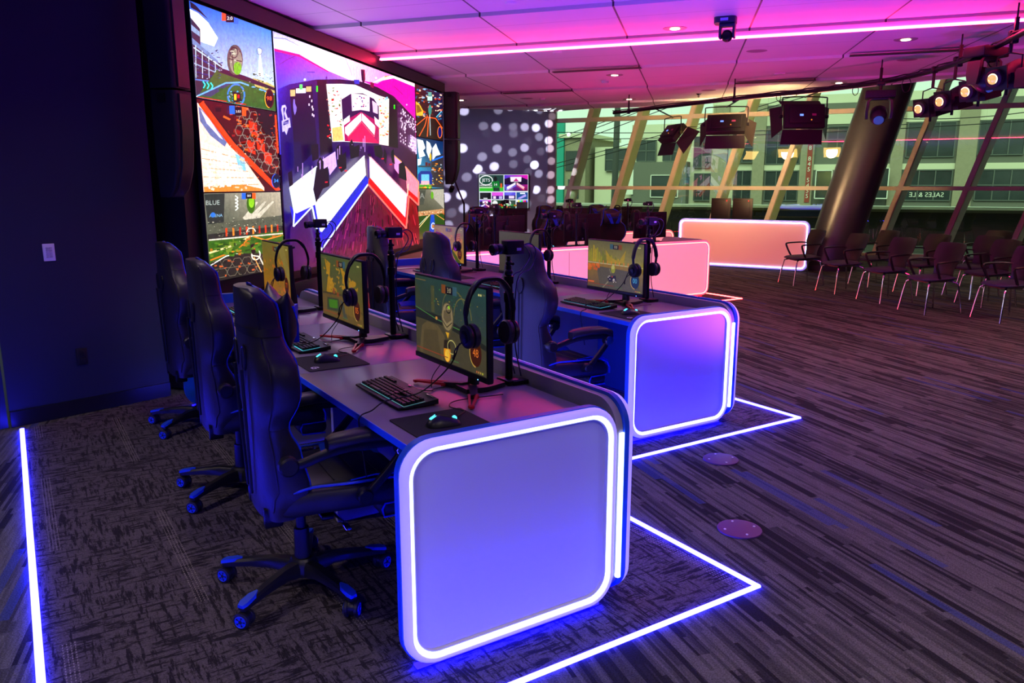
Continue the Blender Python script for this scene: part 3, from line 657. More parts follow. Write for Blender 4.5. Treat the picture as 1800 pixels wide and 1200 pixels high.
c.poly([(470, 265), (560, 285), (640, 245), (767, 296), (767, 470), (650, 352), (560, 305)], (226, 0, 180)); c.poly([(530, 282), (600, 248), (650, 243), (767, 291), (767, 308), (650, 260), (575, 272)], (255, 240, 235)); c.poly([(600, 248), (640, 236), (640, 243), (600, 255)], (255, 160, 90))
c.line([(390, 150), (425, 240)], (225, 180, 235), 3); c.line([(512, 200), (490, 250)], (255, 170, 220), 3); c.line([(650, 300), (700, 345)], (160, 0, 130), 3)
dark = (46, 14, 70)
c.poly([(40, 300), (100, 276), (240, 256), (360, 258), (470, 272), (560, 303), (650, 352), (767, 472), (779, 860), (785, 1120), (80, 1200), (55, 600)], [(60, 50, 200), (50, 34, 150), dark, dark, dark, (60, 10, 50), (80, 6, 60), (90, 20, 80), (50, 8, 40), (60, 6, 30), (50, 20, 80), (44, 24, 120)])
c.poly([(100, 300), (215, 280), (240, 600), (130, 700)], (38, 12, 74)); c.poly([(240, 262), (290, 262), (320, 620), (255, 640)], (34, 8, 44)); c.poly([(622, 345), (665, 380), (672, 620), (620, 610)], (40, 6, 40)); c.poly([(672, 400), (767, 480), (773, 650), (676, 600)], (92, 28, 90))
for q in ((103, 304, 128, 336), (132, 298, 182, 322), (184, 290, 210, 316)): c.rect(*q, [(225, 225, 245), (215, 190, 140), (210, 180, 120)][q[0] % 3])
c.rect(150, 279, 165, 304, (110, 235, 130)); c.rect(236, 288, 244, 318, (60, 235, 40)); c.rect(649, 396, 656, 418, (60, 225, 40))
for x, y in ((202, 340), (212, 362), (214, 392), (218, 404), (215, 430), (222, 436), (198, 380)): c.rect(x-3, y-6, x+3, y+6, (235, 215, 240))
c.poly([(60, 380), (76, 376), (84, 392), (78, 410), (88, 440), (100, 452), (66, 470), (62, 430), (56, 400)], (205, 195, 250)); c.poly([(66, 392), (76, 388), (76, 402), (70, 420), (80, 446), (70, 452), (68, 420)], (60, 40, 160)); c.poly([(58, 455), (98, 440), (104, 488), (92, 492), (82, 525), (72, 505), (62, 510)], (200, 190, 250)); c.poly([(64, 462), (92, 450), (94, 468), (67, 478)], (50, 34, 140)); c.text('KNST', 79, 466, 12, (205, 195, 250))
c.poly([(118, 352), (124, 350), (126, 372), (134, 392), (132, 410), (124, 430), (118, 405), (116, 376)], (150, 130, 225))
# the screens inside the picture
c.poly([(287, 280), (362, 281), (380, 572), (318, 570)], (255, 235, 235)); c.shards(70, (292, 290, 368, 560), [(230, 40, 40), (255, 250, 245), (120, 150, 80), (255, 170, 150), (90, 20, 30)], 5, 16, rnd, .6); c.poly([(300, 395), (345, 470), (352, 480), (312, 480)], (255, 240, 240)); c.poly([(316, 500), (366, 495), (376, 565), (320, 568)], (225, 200, 130))
c.poly([(362, 281), (440, 288), (565, 345), (568, 590), (380, 572)], (255, 248, 252)); c.poly([(366, 360), (420, 330), (480, 332), (540, 362), (566, 400), (568, 470), (372, 470)], (66, 22, 90)); c.poly([(418, 330), (480, 338), (516, 350), (516, 425), (470, 416), (422, 420)], (255, 225, 240)); c.shards(14, (428, 345, 508, 400), [(170, 60, 130), (90, 60, 150)], 5, 14, rnd, .8); c.poly([(530, 370), (560, 390), (560, 440), (535, 430)], (250, 200, 235))
c.poly([(376, 470), (470, 425), (566, 480), (568, 590), (382, 570)], (180, 10, 110)); c.poly([(384, 500), (470, 432), (472, 470), (400, 545), (384, 530)], (250, 244, 255)); c.poly([(474, 432), (545, 500), (542, 548), (474, 470)], (255, 226, 236)); c.poly([(376, 462), (408, 440), (410, 470), (378, 490)], (240, 235, 255)); c.poly([(540, 450), (566, 475), (566, 510), (545, 490)], (255, 215, 225)); c.poly([(396, 548), (472, 482), (540, 560), (566, 590), (400, 572)], (214, 0, 110)); c.line([(398, 550), (472, 478), (540, 556), (548, 505)], (255, 120, 140), 3)
c.poly([(565, 345), (622, 364), (618, 605), (567, 595)], (240, 225, 215)); c.shards(50, (568, 355, 618, 600), [(250, 180, 120), (255, 250, 240), (150, 200, 215), (200, 70, 60), (220, 200, 110)], 5, 14, rnd, .5)
for i in range(120):
    a, b = rnd.random(), rnd.random(); x = 682+a*84; y = 408+a*70+b*180
    if (x-735)**2/900+(y-560)**2/1600 < .8: continue
    c.ell(x, y, 2.6, 5, (245, 215, 245), 6)
c.poly([(733, 552), (768, 575), (770, 655), (738, 625)], (225, 190, 235)); c.shards(16, (736, 560, 768, 640), [(250, 250, 255), (120, 60, 140)], 5, 12, rnd)
# floor
c.poly([(92, 980), (190, 885), (235, 1105), (487, 793), (696, 1036), (712, 868), (768, 922), (780, 1000), (783, 1120), (80, 1200)], [(70, 24, 120), (74, 24, 110), (90, 20, 110), (90, 10, 60), (130, 8, 36), (150, 8, 30), (150, 8, 30), (130, 10, 30), (110, 12, 40), (80, 30, 90)])
for i in range(420):
    x = rnd.uniform(95, 770); y = rnd.uniform(850, 1190); L = rnd.uniform(15, 55)
    if x < 480 and y < 1110-(x-235)*1.24+14: continue
    if x >= 480 and y < 800+(x-487)*1.16+10 and x < 705: continue
    if x >= 705 and y < 960: continue
    if x < 235 and y < 900+(x-190)*4: continue
    k_ = (x-90)/680; dx = (-.55+.75*k_)*L*-1
    c.line([(x, y), (x+(.6-k_*.9)*L*.9, y-L)], rnd.choice([(int(60+60*k_), 10, int(80-60*k_)), (int(34+30*k_), 5, int(50-40*k_)), (int(30+30*k_), 4, int(44-36*k_)), (int(140+50*k_), 50, int(150-80*k_))]), rnd.choice((2.5, 5)))
bl_, rd_ = (50, 50, 215), (215, 6, 30)
c.poly([(75, 870), (110, 912), (222, 870), (232, 1000), (240, 1012), (474, 750), (487, 762), (487, 793), (235, 1105), (190, 885), (95, 975)], bl_); c.poly([(495, 762), (497, 760), (690, 976), (702, 862), (712, 868), (696, 1036), (487, 793)], rd_); c.poly([(700, 825), (762, 882), (768, 800), (768, 922), (712, 868)], rd_)
c.poly([(240, 1015), (474, 748), (484, 758), (290, 1010), (238, 1060)], (40, 60, 190))
wl = (250, 246, 255)
c.poly([(75, 780), (215, 685), (222, 870), (110, 912), (98, 905)], [(226, 222, 255)]*5); c.poly([(245, 655), (312, 618), (320, 692), (282, 735), (276, 700), (250, 700)], (214, 180, 250)); c.poly([(206, 868), (468, 648), (476, 745), (240, 1014), (230, 1010)], wl); c.poly([(494, 650), (702, 860), (690, 976), (497, 760)], (255, 226, 236)); c.poly([(630, 655), (672, 692), (655, 752), (632, 722)], (250, 160, 220)); c.poly([(692, 715), (768, 800), (762, 882), (700, 828)], (255, 150, 170))
c.line([(75, 782), (215, 687)], (255, 255, 255), 6); c.line([(630, 655), (672, 692)], (255, 180, 120), 5); c.line([(692, 715), (768, 800), (764, 884)], (255, 160, 120), 5); c.line([(494, 650), (702, 860), (690, 976)], (255, 170, 190), 5); c.line([(206, 868), (468, 648)], (255, 255, 255), 6)
c.line([(75, 782), (98, 905), (92, 975), (190, 884), (235, 1105), (487, 793)], (225, 235, 255), 8); c.line([(195, 805), (232, 1008), (240, 1010)], (230, 236, 255), 7); c.line([(487, 793), (696, 1034), (712, 868), (766, 920), (768, 850)], (255, 130, 120), 8); c.line([(708, 805), (704, 868)], (255, 200, 180), 6)
dk = (26, 8, 44)
c.poly([(195, 800), (212, 690), (248, 700), (270, 720), (278, 790), (245, 800), (210, 868)], dk); c.poly([(215, 668), (232, 640), (250, 665), (250, 700), (218, 700)], dk); c.poly([(232, 712), (272, 690), (280, 785), (238, 800)], (20, 6, 34))
c.poly([(316, 600), (330, 584), (345, 600), (348, 640), (368, 620), (370, 705), (342, 725), (325, 690)], dk); c.poly([(386, 580), (400, 560), (412, 600), (440, 590), (438, 650), (392, 660)], dk); c.poly([(518, 600), (556, 600), (570, 640), (560, 668), (525, 650)], dk); c.poly([(575, 610), (590, 650), (585, 700), (570, 670)], dk); c.poly([(612, 635), (628, 620), (634, 700), (618, 690)], dk); c.poly([(655, 700), (680, 690), (695, 730), (700, 790), (655, 770)], dk); c.poly([(95, 560), (130, 560), (140, 690), (100, 715)], (30, 20, 90)); c.poly([(185, 580), (222, 575), (224, 650), (190, 660)], dk); c.poly([(64, 710), (85, 700), (90, 770), (72, 780)], dk)
for i in range(60):
    x = rnd.uniform(80, 470); c.rect(x, 740-(x-80)*.35+rnd.uniform(-60, 20), x+3, 744-(x-80)*.35+rnd.uniform(-60, 24), (200, 160, 230)) if i % 3 == 0 else None
for x, y in ((262, 768), (365, 718), (336, 700), (565, 668), (610, 700)): c.rect(x-7, y-3, x+7, y+3, (225, 30, 60))
c.poly([(448, 211), (470, 213), (472, 262), (462, 292), (452, 262)], (34, 14, 70)); c.poly([(463, 215), (470, 216), (470, 260), (464, 280)], (150, 0, 60)); c.poly([(410, 262), (440, 264), (440, 285), (414, 283)], (60, 70, 200)); c.poly([(500, 275), (520, 282), (516, 308), (500, 300)], (150, 0, 80))
c.poly([(466, 640), (500, 640), (498, 660), (480, 640)], dk); c.poly([(480, 665), (490, 665), (491, 765), (484, 765)], (90, 40, 140))
c.ell(530, 256, 5, 5, (255, 255, 255)); c.ell(152, 256, 6, 6, (255, 255, 255)); c.ell(264, 249, 5, 7, (120, 40, 160)); c.ell(700, 398, 4, 4, (255, 200, 255))
c.done('screen_image', SM_WALL, o)
# --- right column
o, cv = display('video_panel', 'top right video panel showing a neon orange city tunnel', YC1+.02, ZS[1], YR1, ZS[0], GR)
c = cv(((25, 35), (255, 120), (262, 500), (38, 470)))
c.poly([(25, 35), (255, 120), (262, 500), (38, 470)], [(90, 40, 30), (40, 40, 90), (40, 30, 40), (70, 30, 20)]); c.shards(120, (30, 60, 255, 330), [(210, 90, 40), (60, 60, 110), (110, 60, 50), (150, 190, 220), (235, 200, 180), (40, 36, 60), (70, 120, 160)], 8, 30, rnd, .5)
c.poly([(28, 180), (60, 200), (95, 260), (90, 300), (34, 300)], (226, 186, 70)); c.poly([(34, 205), (60, 215), (84, 262), (38, 280)], (150, 110, 40)); c.poly([(36, 350), (120, 300), (180, 310), (260, 360), (262, 498), (38, 470)], (58, 34, 30))
for q in (((36, 380), (120, 310), (200, 320), (258, 400)), ((60, 470), (110, 380), (130, 300)), ((130, 470), (140, 320))): c.line(q, (230, 110, 50), 8)
c.ell(152, 250, 14, 42, (70, 150, 140)); c.line([(150, 290), (156, 460)], (220, 235, 240), 4); c.ell(235, 432, 16, 44, (24, 40, 120)); c.arc(235, 432, 18, 46, (240, 140, 60), 5); c.line([(250, 260), (205, 310)], (120, 220, 255), 5); c.rect(135, 105, 165, 135, (120, 170, 160)); c.rect(130, 140, 170, 175, (190, 225, 210))
c.done('screen_image', SM_WALL, o)
o, cv = display('video_panel', 'middle right video panel showing torn white clouds and a blue stadium', YC1+.02, ZS[2], YR1, ZS[1], GR)
c = cv(((38, 475), (262, 505), (265, 880), (45, 880)))
c.poly([(38, 475), (262, 505), (265, 880), (45, 880)], [(24, 70, 110), (20, 60, 110), (60, 120, 160), (70, 190, 225)])
for q in (((42, 490), (90, 500), (110, 560), (90, 580), (110, 620), (60, 640), (50, 580)), ((120, 500), (150, 520), (165, 560), (140, 640), (120, 590)), ((170, 560), (200, 520), (215, 560), (240, 610), (200, 620), (170, 660)), ((45, 650), (80, 640), (70, 690), (46, 700))): c.poly(list(q), (240, 246, 250))
c.poly([(160, 660), (262, 600), (265, 880), (150, 870)], (70, 64, 70)); c.line([(165, 660), (262, 625)], (40, 130, 230), 12); c.shards(46, (165, 680, 260, 850), [(235, 150, 50), (250, 200, 90), (60, 50, 60), (180, 190, 200), (120, 70, 40)], 7, 22, rnd); c.ell(152, 630, 9, 32, (225, 185, 40))
c.poly([(46, 770), (70, 742), (150, 742), (168, 780), (160, 880), (46, 880)], (30, 60, 150)); c.rect(74, 768, 140, 820, (120, 190, 220)); c.rect(72, 820, 140, 850, (235, 180, 190)); c.poly([(60, 850), (160, 850), (165, 880), (50, 880)], (90, 160, 60)); c.rect(108, 672, 128, 704, (110, 30, 40)); c.rect(132, 680, 152, 706, (110, 40, 40)); c.rect(48, 700, 262, 712, (60, 80, 90)); c.shards(20, (60, 845, 160, 878), [(240, 90, 40), (60, 190, 90), (240, 220, 90)], 6, 16, rnd)
c.done('screen_image', SM_WALL, o)
o, cv = display('video_panel', 'bottom right video panel showing a blue car trail on a green pitch', YC1+.02, ZS[3], YR1, ZS[2], GR)
c = cv(((45, 885), (266, 880), (272, 1250), (52, 1260)))
c.poly([(45, 885), (266, 880), (272, 1250), (52, 1260)], [(120, 118, 104), (150, 146, 132), (50, 60, 30), (50, 60, 30)]); c.poly([(48, 890), (110, 888), (90, 1000), (50, 1000)], (84, 88, 80)); c.poly([(150, 890), (266, 882), (268, 1040), (180, 960)], (176, 172, 160)); c.text('A', 78, 935, 60, (150, 152, 146)); c.ell(162, 930, 12, 30, (110, 170, 30))
c.poly([(46, 1050), (268, 1040), (268, 1080), (48, 1090)], (190, 150, 110)); c.poly([(46, 1085), (268, 1075), (272, 1250), (52, 1260)], (54, 92, 34)); c.poly([(150, 1080), (178, 1080), (190, 1255), (130, 1258)], (30, 90, 190)); c.line([(140, 1080), (52, 1170)], (235, 205, 150), 6); c.line([(52, 1150), (120, 1090)], (220, 225, 200), 4); c.line([(200, 1085), (268, 1130)], (225, 170, 90), 5); c.arc(168, 1170, 14, 24, (235, 240, 240), 5); c.ell(168, 1172, 8, 14, (200, 140, 30)); c.shards(30, (60, 1055, 266, 1085), [(230, 110, 40), (240, 225, 200), (90, 60, 40)], 5, 12, rnd)
c.done('screen_image', SM_WALL, o)

# ---------------------------------------------------------------- hanging loudspeakers beside the wall
def speaker(label, y, zb, h, low, group):
    o = thing('loudspeaker', label, 'loudspeaker', (-3.50, y, zb), 0, group)
    mb = MB(); secs = []
    ks = [(0, .16, .09), (.06, .18, .14), (.2, .20, .18), (h*.6, .21, .20), (h, .21, .20)] if low else [(0, .21, .20), (h, .21, .20)]
    for z, w, d in ks: secs.append([(-.16+d*q[0]*1., w*(q[1]-.5), z) for q in rr(0, 0, 1, 1, .14, 4)])
    mb.loft(secs); part('cabinet', mb, M['matte'], o, ang=30)
    mb = MB(); secs = []
    for z, w, d in ks: secs.append([(-.16+d+.002, -w*.32, z+.01), (-.16+d+.012, -w*.30, z+.01), (-.16+d+.012, w*.30, z+.01), (-.16+d+.002, w*.32, z+.01)])
    secs[-1] = [(a, b, c_-.03) for a, b, c_ in secs[-1]]; mb.loft(secs); part('grille', mb, M['plastic'], o)
    mb = MB(); mb.box((-.06, -.108, h-.05), (.06, .012, .06)); mb.box((-.06, .108, h-.05), (.06, .012, .06)); part('bracket', mb, M['metal'], o)
    return o
gs = 'black loudspeakers flanking the video wall'
speaker('lower curved loudspeaker hanging left of the video wall', 5.05, 1.53, .725, True, gs); speaker('upper loudspeaker hanging left of the video wall', 5.05, 2.27, .82, False, gs)
speaker('lower curved loudspeaker hanging right of the video wall', 11.87, 1.62, .67, True, gs); speaker('upper loudspeaker hanging right of the video wall', 11.87, 2.305, .68, False, gs)

# ---------------------------------------------------------------- television on the wall of dots
o = thing('television', 'multi-picture television on the wall of projected dots', 'television', (-4.69, 20.26, .98))
mb = MB(); mb.box((0, 0, .46), (1.37, .05, .90), bev=.006); part('bezel', mb, M['matte'], o)
c = Canvas((-.66, -.027, .03), (1.32, 0, 0), (0, 0, .86), ((0, 0), (110, 0), (110, 76), (0, 76)))
c.rect(0, 0, 110, 76, (215, 225, 232)); c.rect(1, 1, 55, 38, (34, 66, 60)); c.poly([(1, 28), (55, 28), (55, 38), (1, 38)], (50, 190, 40)); c.ell(16, 13, 15.5, 11.5, (245, 250, 248)); c.ell(16, 13, 13.5, 9.5, (16, 70, 52)); c.text('JETS', 16, 13, 10, (240, 245, 245)); c.text('FRANCHISE', 16, 25, 5.4, (250, 250, 250)); c.poly([(28, 16), (45, 14), (47, 38), (33, 38)], (14, 120, 44)); c.poly([(33, 30), (46, 30), (46, 38), (32, 38)], (12, 50, 34)); c.ell(37, 10, 4, 6, (20, 26, 26)); c.text('14', 37, 23, 8, (250, 250, 250)); c.rect(48, 20, 52, 30, (225, 90, 30)); c.rect(1, 29, 30, 30.5, (240, 240, 230))
def vee(x0, y0, x1, y1):
    X = lambda u: x0+(x1-x0)*u; Y = lambda v: y0+(y1-y0)*v
    c.poly([(x0, y0), (x1, y0), (x1, y1), (x0, y1)], [(90, 60, 220), (240, 20, 190), (110, 0, 40), (50, 20, 130)]); c.poly([(X(0), Y(.25)), (X(.3), Y(.12)), (X(.7), Y(.12)), (X(1), Y(.3)), (X(1), Y(.6)), (X(0), Y(.6))], (30, 10, 50)); c.poly([(X(.25), Y(.12)), (X(.73), Y(.12)), (X(.72), Y(.42)), (X(.27), Y(.42))], (245, 235, 250)); c.poly([(X(.38), Y(.4)), (X(.5), Y(.2)), (X(.62), Y(.4))], (190, 30, 130))
    c.poly([(X(.1), Y(.75)), (X(.48), Y(.45)), (X(.48), Y(.6)), (X(.13), Y(.92))], (240, 236, 255)); c.poly([(X(.52), Y(.45)), (X(.86), Y(.75)), (X(.82), Y(.9)), (X(.52), Y(.6))], (255, 190, 205)); c.line([(X(.13), Y(.98)), (X(.5), Y(.66)), (X(.84), Y(.95)), (X(.88), Y(.72))], (230, 60, 90), (x1-x0)*.02); c.line([(X(.02), Y(.6)), (X(.1), Y(.95)), (X(.5), Y(.66))], (110, 130, 255), (x1-x0)*.03)
vee(57, 1, 109, 37)
c.rect(2, 41, 27, 56, (14, 16, 20)); c.rect(10, 53, 19, 55, (225, 230, 235)); c.rect(29, 40, 54, 56, (225, 80, 225)); c.rect(29, 48, 54, 56, (60, 20, 110)); c.rect(32, 49, 38, 55, (245, 220, 245)); c.rect(45, 49, 52, 55, (190, 180, 240)); c.rect(57, 40, 82, 56, (90, 80, 225)); c.rect(57, 47, 82, 56, (34, 24, 80)); c.rect(67, 48, 79, 54, (235, 215, 250)); c.rect(84, 40, 109, 56, (30, 80, 150)); c.poly([(86, 54), (104, 44), (106, 49), (92, 55)], (180, 160, 250)); c.rect(92, 41, 103, 44, (230, 240, 255))
vee(1, 58, 27, 76)
c.rect(29, 58, 82, 76, (26, 60, 40)); c.ell(36, 65, 6, 6, (240, 244, 240)); c.ell(66, 65, 6, 6, (240, 244, 240)); c.rect(48, 60, 58, 76, (20, 12, 14)); c.shards(30, (30, 66, 82, 75), [(60, 200, 50), (240, 240, 240), (14, 90, 40), (200, 60, 30)], 2, 6, rnd)
for i, q in enumerate([(240, 240, 240), (240, 230, 40), (60, 220, 230), (70, 225, 60), (220, 50, 220), (230, 40, 40), (50, 60, 230)]): c.rect(84+i*3.5, 58, 87.5+i*3.5, 62, q)
c.rect(84, 62, 109, 76, (40, 30, 40))
c.done('screen_image', SM_TV, o)
# ---------------------------------------------------------------- desks.  local frame: x along the desk to the player's right, y from the player's edge to the far side
L2 = 1.9
def sweep(prof, P, o_, u, v, n):
    mb = MB(); rs = [mb.ring([o_+u*p[0]+v*p[1]+n*d for p in P(m, .12-m*.75)]) for m, d in prof]
    for a, b in zip(rs, rs[1:]+rs[:1]): mb.bridge(a, b)
    return mb
def ring_panel(o_, u, v, n, w, h, col, parent, name, edge, thick=.05, seams=()):
    """rounded board with glowing frame, tube and inner sheet on its n side"""
    T = M['%s_tube' % col]; F = M['%s_frame' % col]; I = (M['b_front'] if name == 'front_panel' else M['infill']) if col == 'b' else M['r_infill']
    u, v, n, o_ = Vector(u), Vector(v), Vector(n), Vector(o_)
    P = lambda m, r: rr(m, m, w-m, h-m, r)
    mb = MB(); mb.prism(P(0, .12), o_-n*thick, u, v, n*thick); bd = part(name, mb, edge, parent)
    part('light_frame', sweep([(.004, 0), (.005, .016), (.010, .026), (.018, .031), (.026, .031), (.0285, .024), (.0285, 0)], P, o_, u, v, n), F, bd)
    part('light_tube', sweep([(.029, 0), (.029, .024), (.033, .027), (.040, .022), (.043, .010), (.043, 0)], P, o_, u, v, n), T, bd)
    part('inner_lip', sweep([(.0432, 0), (.0432, .019), (.0465, .019), (.0465, 0)], P, o_, u, v, n), M['white'], bd)
    mb = MB(); mb.prism(P(.0435, .09), o_, u, v, n*.004)
    part('infill_sheet', mb, I, bd)
    for s in seams:
        mb = MB(); mb.box(o_+u*s+v*h/2+n*.0045, tuple(abs(q) for q in (u*.004+v*(h-.14)+n*.002))); part('panel_joint', mb, mat('joint_grey', (120, 100, 110), .6), bd)
    return bd
def desk(label, loc, rotz, col, lo=0, hi=0):
    o = thing('gaming_desk', label, 'desk', loc, rotz, 'gaming desks with lit panels')
    eb = M['blue_edge'] if col == 'b' else mat('white_edge_band', (200, 190, 195), .4)
    for i in range(3):
        x0 = L2-.05-i*1.245
        mb = MB(); mb.box((x0-.6225, .48, .7525), (1.243, .78, .025), bev=.002); dt = part('desktop', mb, M['desk'], o)
        mb = MB(); mb.box((x0-.6225, .088, .752), (1.243, .004, .027)); part('edge_band', mb, eb, dt)
    for w_, x_ in ((lo, -L2+.06-lo/2), (hi, L2-.05+hi/2)):
        if w_: mb = MB(); mb.box((x_, .48, .7525), (w_-.002, .78, .025), bev=.002); part('desktop', mb, M['desk'], o)
    mb = MB(); mb.box((-.02, .80, .35), (3.66, .02, .66)); part('modesty_panel', mb, M['lam_blue'] if col == 'b' else M['desk'], o)
    for x in (.6, -.645):
        mb = MB(); mb.box((x, .52, .37), (.03, .55, .73)); part('support_panel', mb, M['grey_lam'], o)
    for x_ in (L2-.012+hi, -L2+.012-lo):
        mb = MB(); mb.box((x_, .44, .017), (.03, .78, .008)); part('under_light', mb, M[col+'_under'], o)
    mb = MB(); mb.box((0, .94, .017), (2*L2-.2, .02, .008)); part('under_light', mb, M[col+'_under'], o)
    ring_panel((L2+hi, 0, .022), (0, 1, 0), (0, 0, 1), (1, 0, 0), .89, .80, col, o, 'end_panel', eb, .03)
    for s_, e_ in ((1, hi), (-1, lo)):
        mb = MB(); mb.tube([(s_*(L2+e_+.012), .915, z_) for z_ in (.11, .40, .70)], .011, 8); part('end_light', mb, M[col+'_tube'], o)
    ring_panel((-L2-lo, 0, .022), (0, 1, 0), (0, 0, 1), (-1, 0, 0), .89, .81, col, o, 'end_panel', eb)
    mb = MB(); mb.prism(rr(-L2-.01-lo, .03, L2+.01+hi, .822, .12), (0, .893, 0), (1, 0, 0), (0, 0, 1), (0, .030, 0)); part('divider_board', mb, M['grey_lam'], o)
    ring_panel((-L2-.02-lo, .947, .022), (1, 0, 0), (0, 0, 1), (0, 1, 0), 2*L2+.04+lo+hi, .812, col, o, 'front_panel', eb, .022, seams=(1.27, 2.55))
    return o
RB, RR = radians(-45), radians(-135)
YM = 12.2   # mirror: a' = YM - b
Y0 = .955
D1 = (AB(2.17+L2, Y0), 0); D2 = (AB(3.60+L2, 3.16), 0)
desk('nearest blue-lit gaming desk with three players\' places', D1[0], RB, 'b'); desk('second blue-lit gaming desk, behind the nearest one', D2[0], RB, 'b', lo=.35)
D3 = AB(YM-3.16-.0, YM-3.60-L2-.03); D4 = AB(YM-Y0, YM-2.17-L2-.05)
desk('pink-lit gaming desk with its long glowing front towards the near desks', D3, RR, 'r', hi=.35); desk('farthest gaming desk, rows of monitors behind the pink-lit front', D4, RR, 'r')

# far presenters' desk
A, B = Vector((-.14, 16.45, 0)), Vector((2.27, 15.56, 0)); dd = (B-A).normalized(); o = thing('presenter_desk', 'wide salmon desk outlined in blue-white light near the windows', 'desk', A, math.atan2(dd.y, dd.x))
w_ = (B-A).length
def fr(m, r): return rr(m, m+.01, w_-m, .95-m, r)
mb = MB(); mb.prism(fr(0, .13), (0, .05, 0), (1, 0, 0), (0, 0, 1), (0, -.05, 0)); bd = part('front_panel', mb, M['blue_edge'], o)
X3 = [Vector(q) for q in ((0, 0, 0), (1, 0, 0), (0, 0, 1), (0, -1, 0))]
part('light_frame', sweep([(.004, 0), (.006, .02), (.014, .03), (.034, .03), (.034, 0)], fr, *X3), M['b_frame'], bd)
part('light_tube', sweep([(.035, 0), (.035, .026), (.055, .024), (.058, 0)], fr, *X3), M['b_tube'], bd)
mb = MB(); mb.prism(fr(.058, .08), (0, 0, 0), (1, 0, 0), (0, 0, 1), (0, -.005, 0)); part('infill_sheet', mb, M['o_infill'], bd)
mb = MB(); mb.box((w_/2, .42, .76), (w_-.06, .74, .03), bev=.003); part('desktop', mb, M['desk'], o)
for x in (.08, w_-.08): mb = MB(); mb.box((x, .42, .375), (.04, .68, .74)); part('side_panel', mb, M['grey_lam'], o)

# ---------------------------------------------------------------- one player's place.  origin: desk edge, under the monitor centre; y away from the player
ZT = .766
def make_monitor(name, label, pic, dz=-.03):
    o = thing(name, label, 'monitor')
    mb = MB(); mb.box((0, 0, .305), (.622, .028, .372), bev=.006); mb.box((0, .024, .30), (.40, .03, .25), bev=.012); part('housing', mb, M['matte'], o)
    mb = MB(); mb.box((0, -.0155, .134), (.618, .007, .022), bev=.002); ch = part('chin', mb, M['plastic'], o); mb = MB(); flat_text(mb, 'PREDATOR', (0, -.0195, .134), (1, 0, 0), (0, 0, 1), .011); ch2 = part('lettering', mb, mat('lettering_grey', (110, 60, 66), .4), ch)
    mb = MB(); mb.sphere((.245, -.0195, .128), .0022, 5); part('power_light', mb, M['bdot'], ch)
    mb = MB(); secs = []
    for z, w, d in ((.03, .06, .035), (.12, .05, .03), (.30, .045, .028), (.40, .04, .03)): secs.append([(w*(q[0]-.5), .10-.02*(z > .25)+d*(q[1]-.5), z) for q in rr(0, 0, 1, 1, .3, 3)])
    mb.loft(secs); mb.box((0, .065, .30), (.09, .06, .09), bev=.01); mb.tube([(0, .09, .40), (0, .09, .43), (0, .12, .44)], .008, 8); part('stand_column', mb, M['plastic'], o)
    fb = MB(); fb.mi = 0; fb.prism([(-.05, .04), (.05, .04), (.06, .14), (.03, .24), (-.03, .24), (-.06, .14)], (0, 0, .004), (1, 0, 0), (0, 1, 0), (0, 0, .018))
    for s in (-1, 1): fb.loft([[(s*.03, .06, .005), (s*.03, .10, .005), (s*.03, .10, .03), (s*.03, .06, .03)], [(s*.13, .012, .003), (s*.13, .046, .003), (s*.13, .046, .02), (s*.13, .012, .02)]])
    part('stand_foot', fb, M['plastic'], o)
    for s in (-1, 1):
        mb = MB(); A, B = Vector((s*.12, .03, .009)), Vector((s*.245, -.05, .007)); d = (B-A).normalized(); n_ = Vector((-d.y, d.x, 0))
        for q in (-1, 1): mb.loft([[A+n_*q*.021, A+n_*q*.011, A+n_*q*.011+Vector((0, 0, .012)), A+n_*q*.021+Vector((0, 0, .012))], [B+n_*q*.010, B+n_*q*.001, B+n_*q*.001+Vector((0, 0, .009)), B+n_*q*.010+Vector((0, 0, .009))]])
        mb.box((B.x, B.y, .009), (.022, .02, .012), bev=.003); mb.box(((A.x), A.y, .010), (.02, .046, .014), rot=(0, 0, math.atan2(d.y, d.x)), bev=.002); part('foot_tip', mb, M['redfoot'], o, 'red angular foot tip')
    mb = MB(); flat_text(mb, 'acer', (.16, .0145, .445), (-1, 0, 0), (0, 0, 1), .07); part('lettering', mb, mat('lettering_back', (70, 62, 66), .35, metal=.5), o)
    mb = MB(); mb.box((-.06, .016, .155), (.05, .004, .03)); mb.box((0, .016, .152), (.02, .004, .025)); part('sticker', mb, M['white'], o)
    c = Canvas((-.303, -.0145, .146), (.606, 0, 0), (0, 0, .337), ((0, 0), (120, 0), (120, 66), (0, 66))); pic(c)
    c.done('screen_image', SM_MON, o)
    for ch_ in o.children:
        if ch_.name.split('.')[0] in ('housing', 'chin', 'screen_image', 'lettering', 'sticker'): ch_.location.z = dz
    return o
rm = random.Random(11)
def hud(c, l, r, num, col, orange=(130, 72, 26)):
    c.rect(50, 3, 57, 10, orange if l else (56, 88, 100)); c.rect(57, 4, 69, 10, (24, 22, 20)); c.text('%s' % r, 63, 7, 5.5, (190, 180, 140)); c.rect(69, 3, 76, 10, (56, 88, 100) if l else orange)
    c.ell(105, 50, 9, 10.5, (66, 26, 8) if col[0] > 150 else (22, 44, 70)); c.arc(105, 50, 9, 10.5, (190, 150, 70), 1.2, 90, 240); c.text(num, 105, 50, 9, col); c.line([(2, 61.5), (60, 61.5)], (150, 60, 36), .7); c.rect(64, 62, 78, 62.8, (70, 110, 60)); c.rect(2, 2.5, 22, 3.3, (110, 96, 60))
    for i in range(4): c.rect(106+i*3, 63, 107.6+i*3, 64.6, (190, 100+30*i, 60))
    c.rect(110, 4, 112, 5.5, (220, 210, 120)); c.rect(113, 4, 115, 5.5, (220, 210, 120))
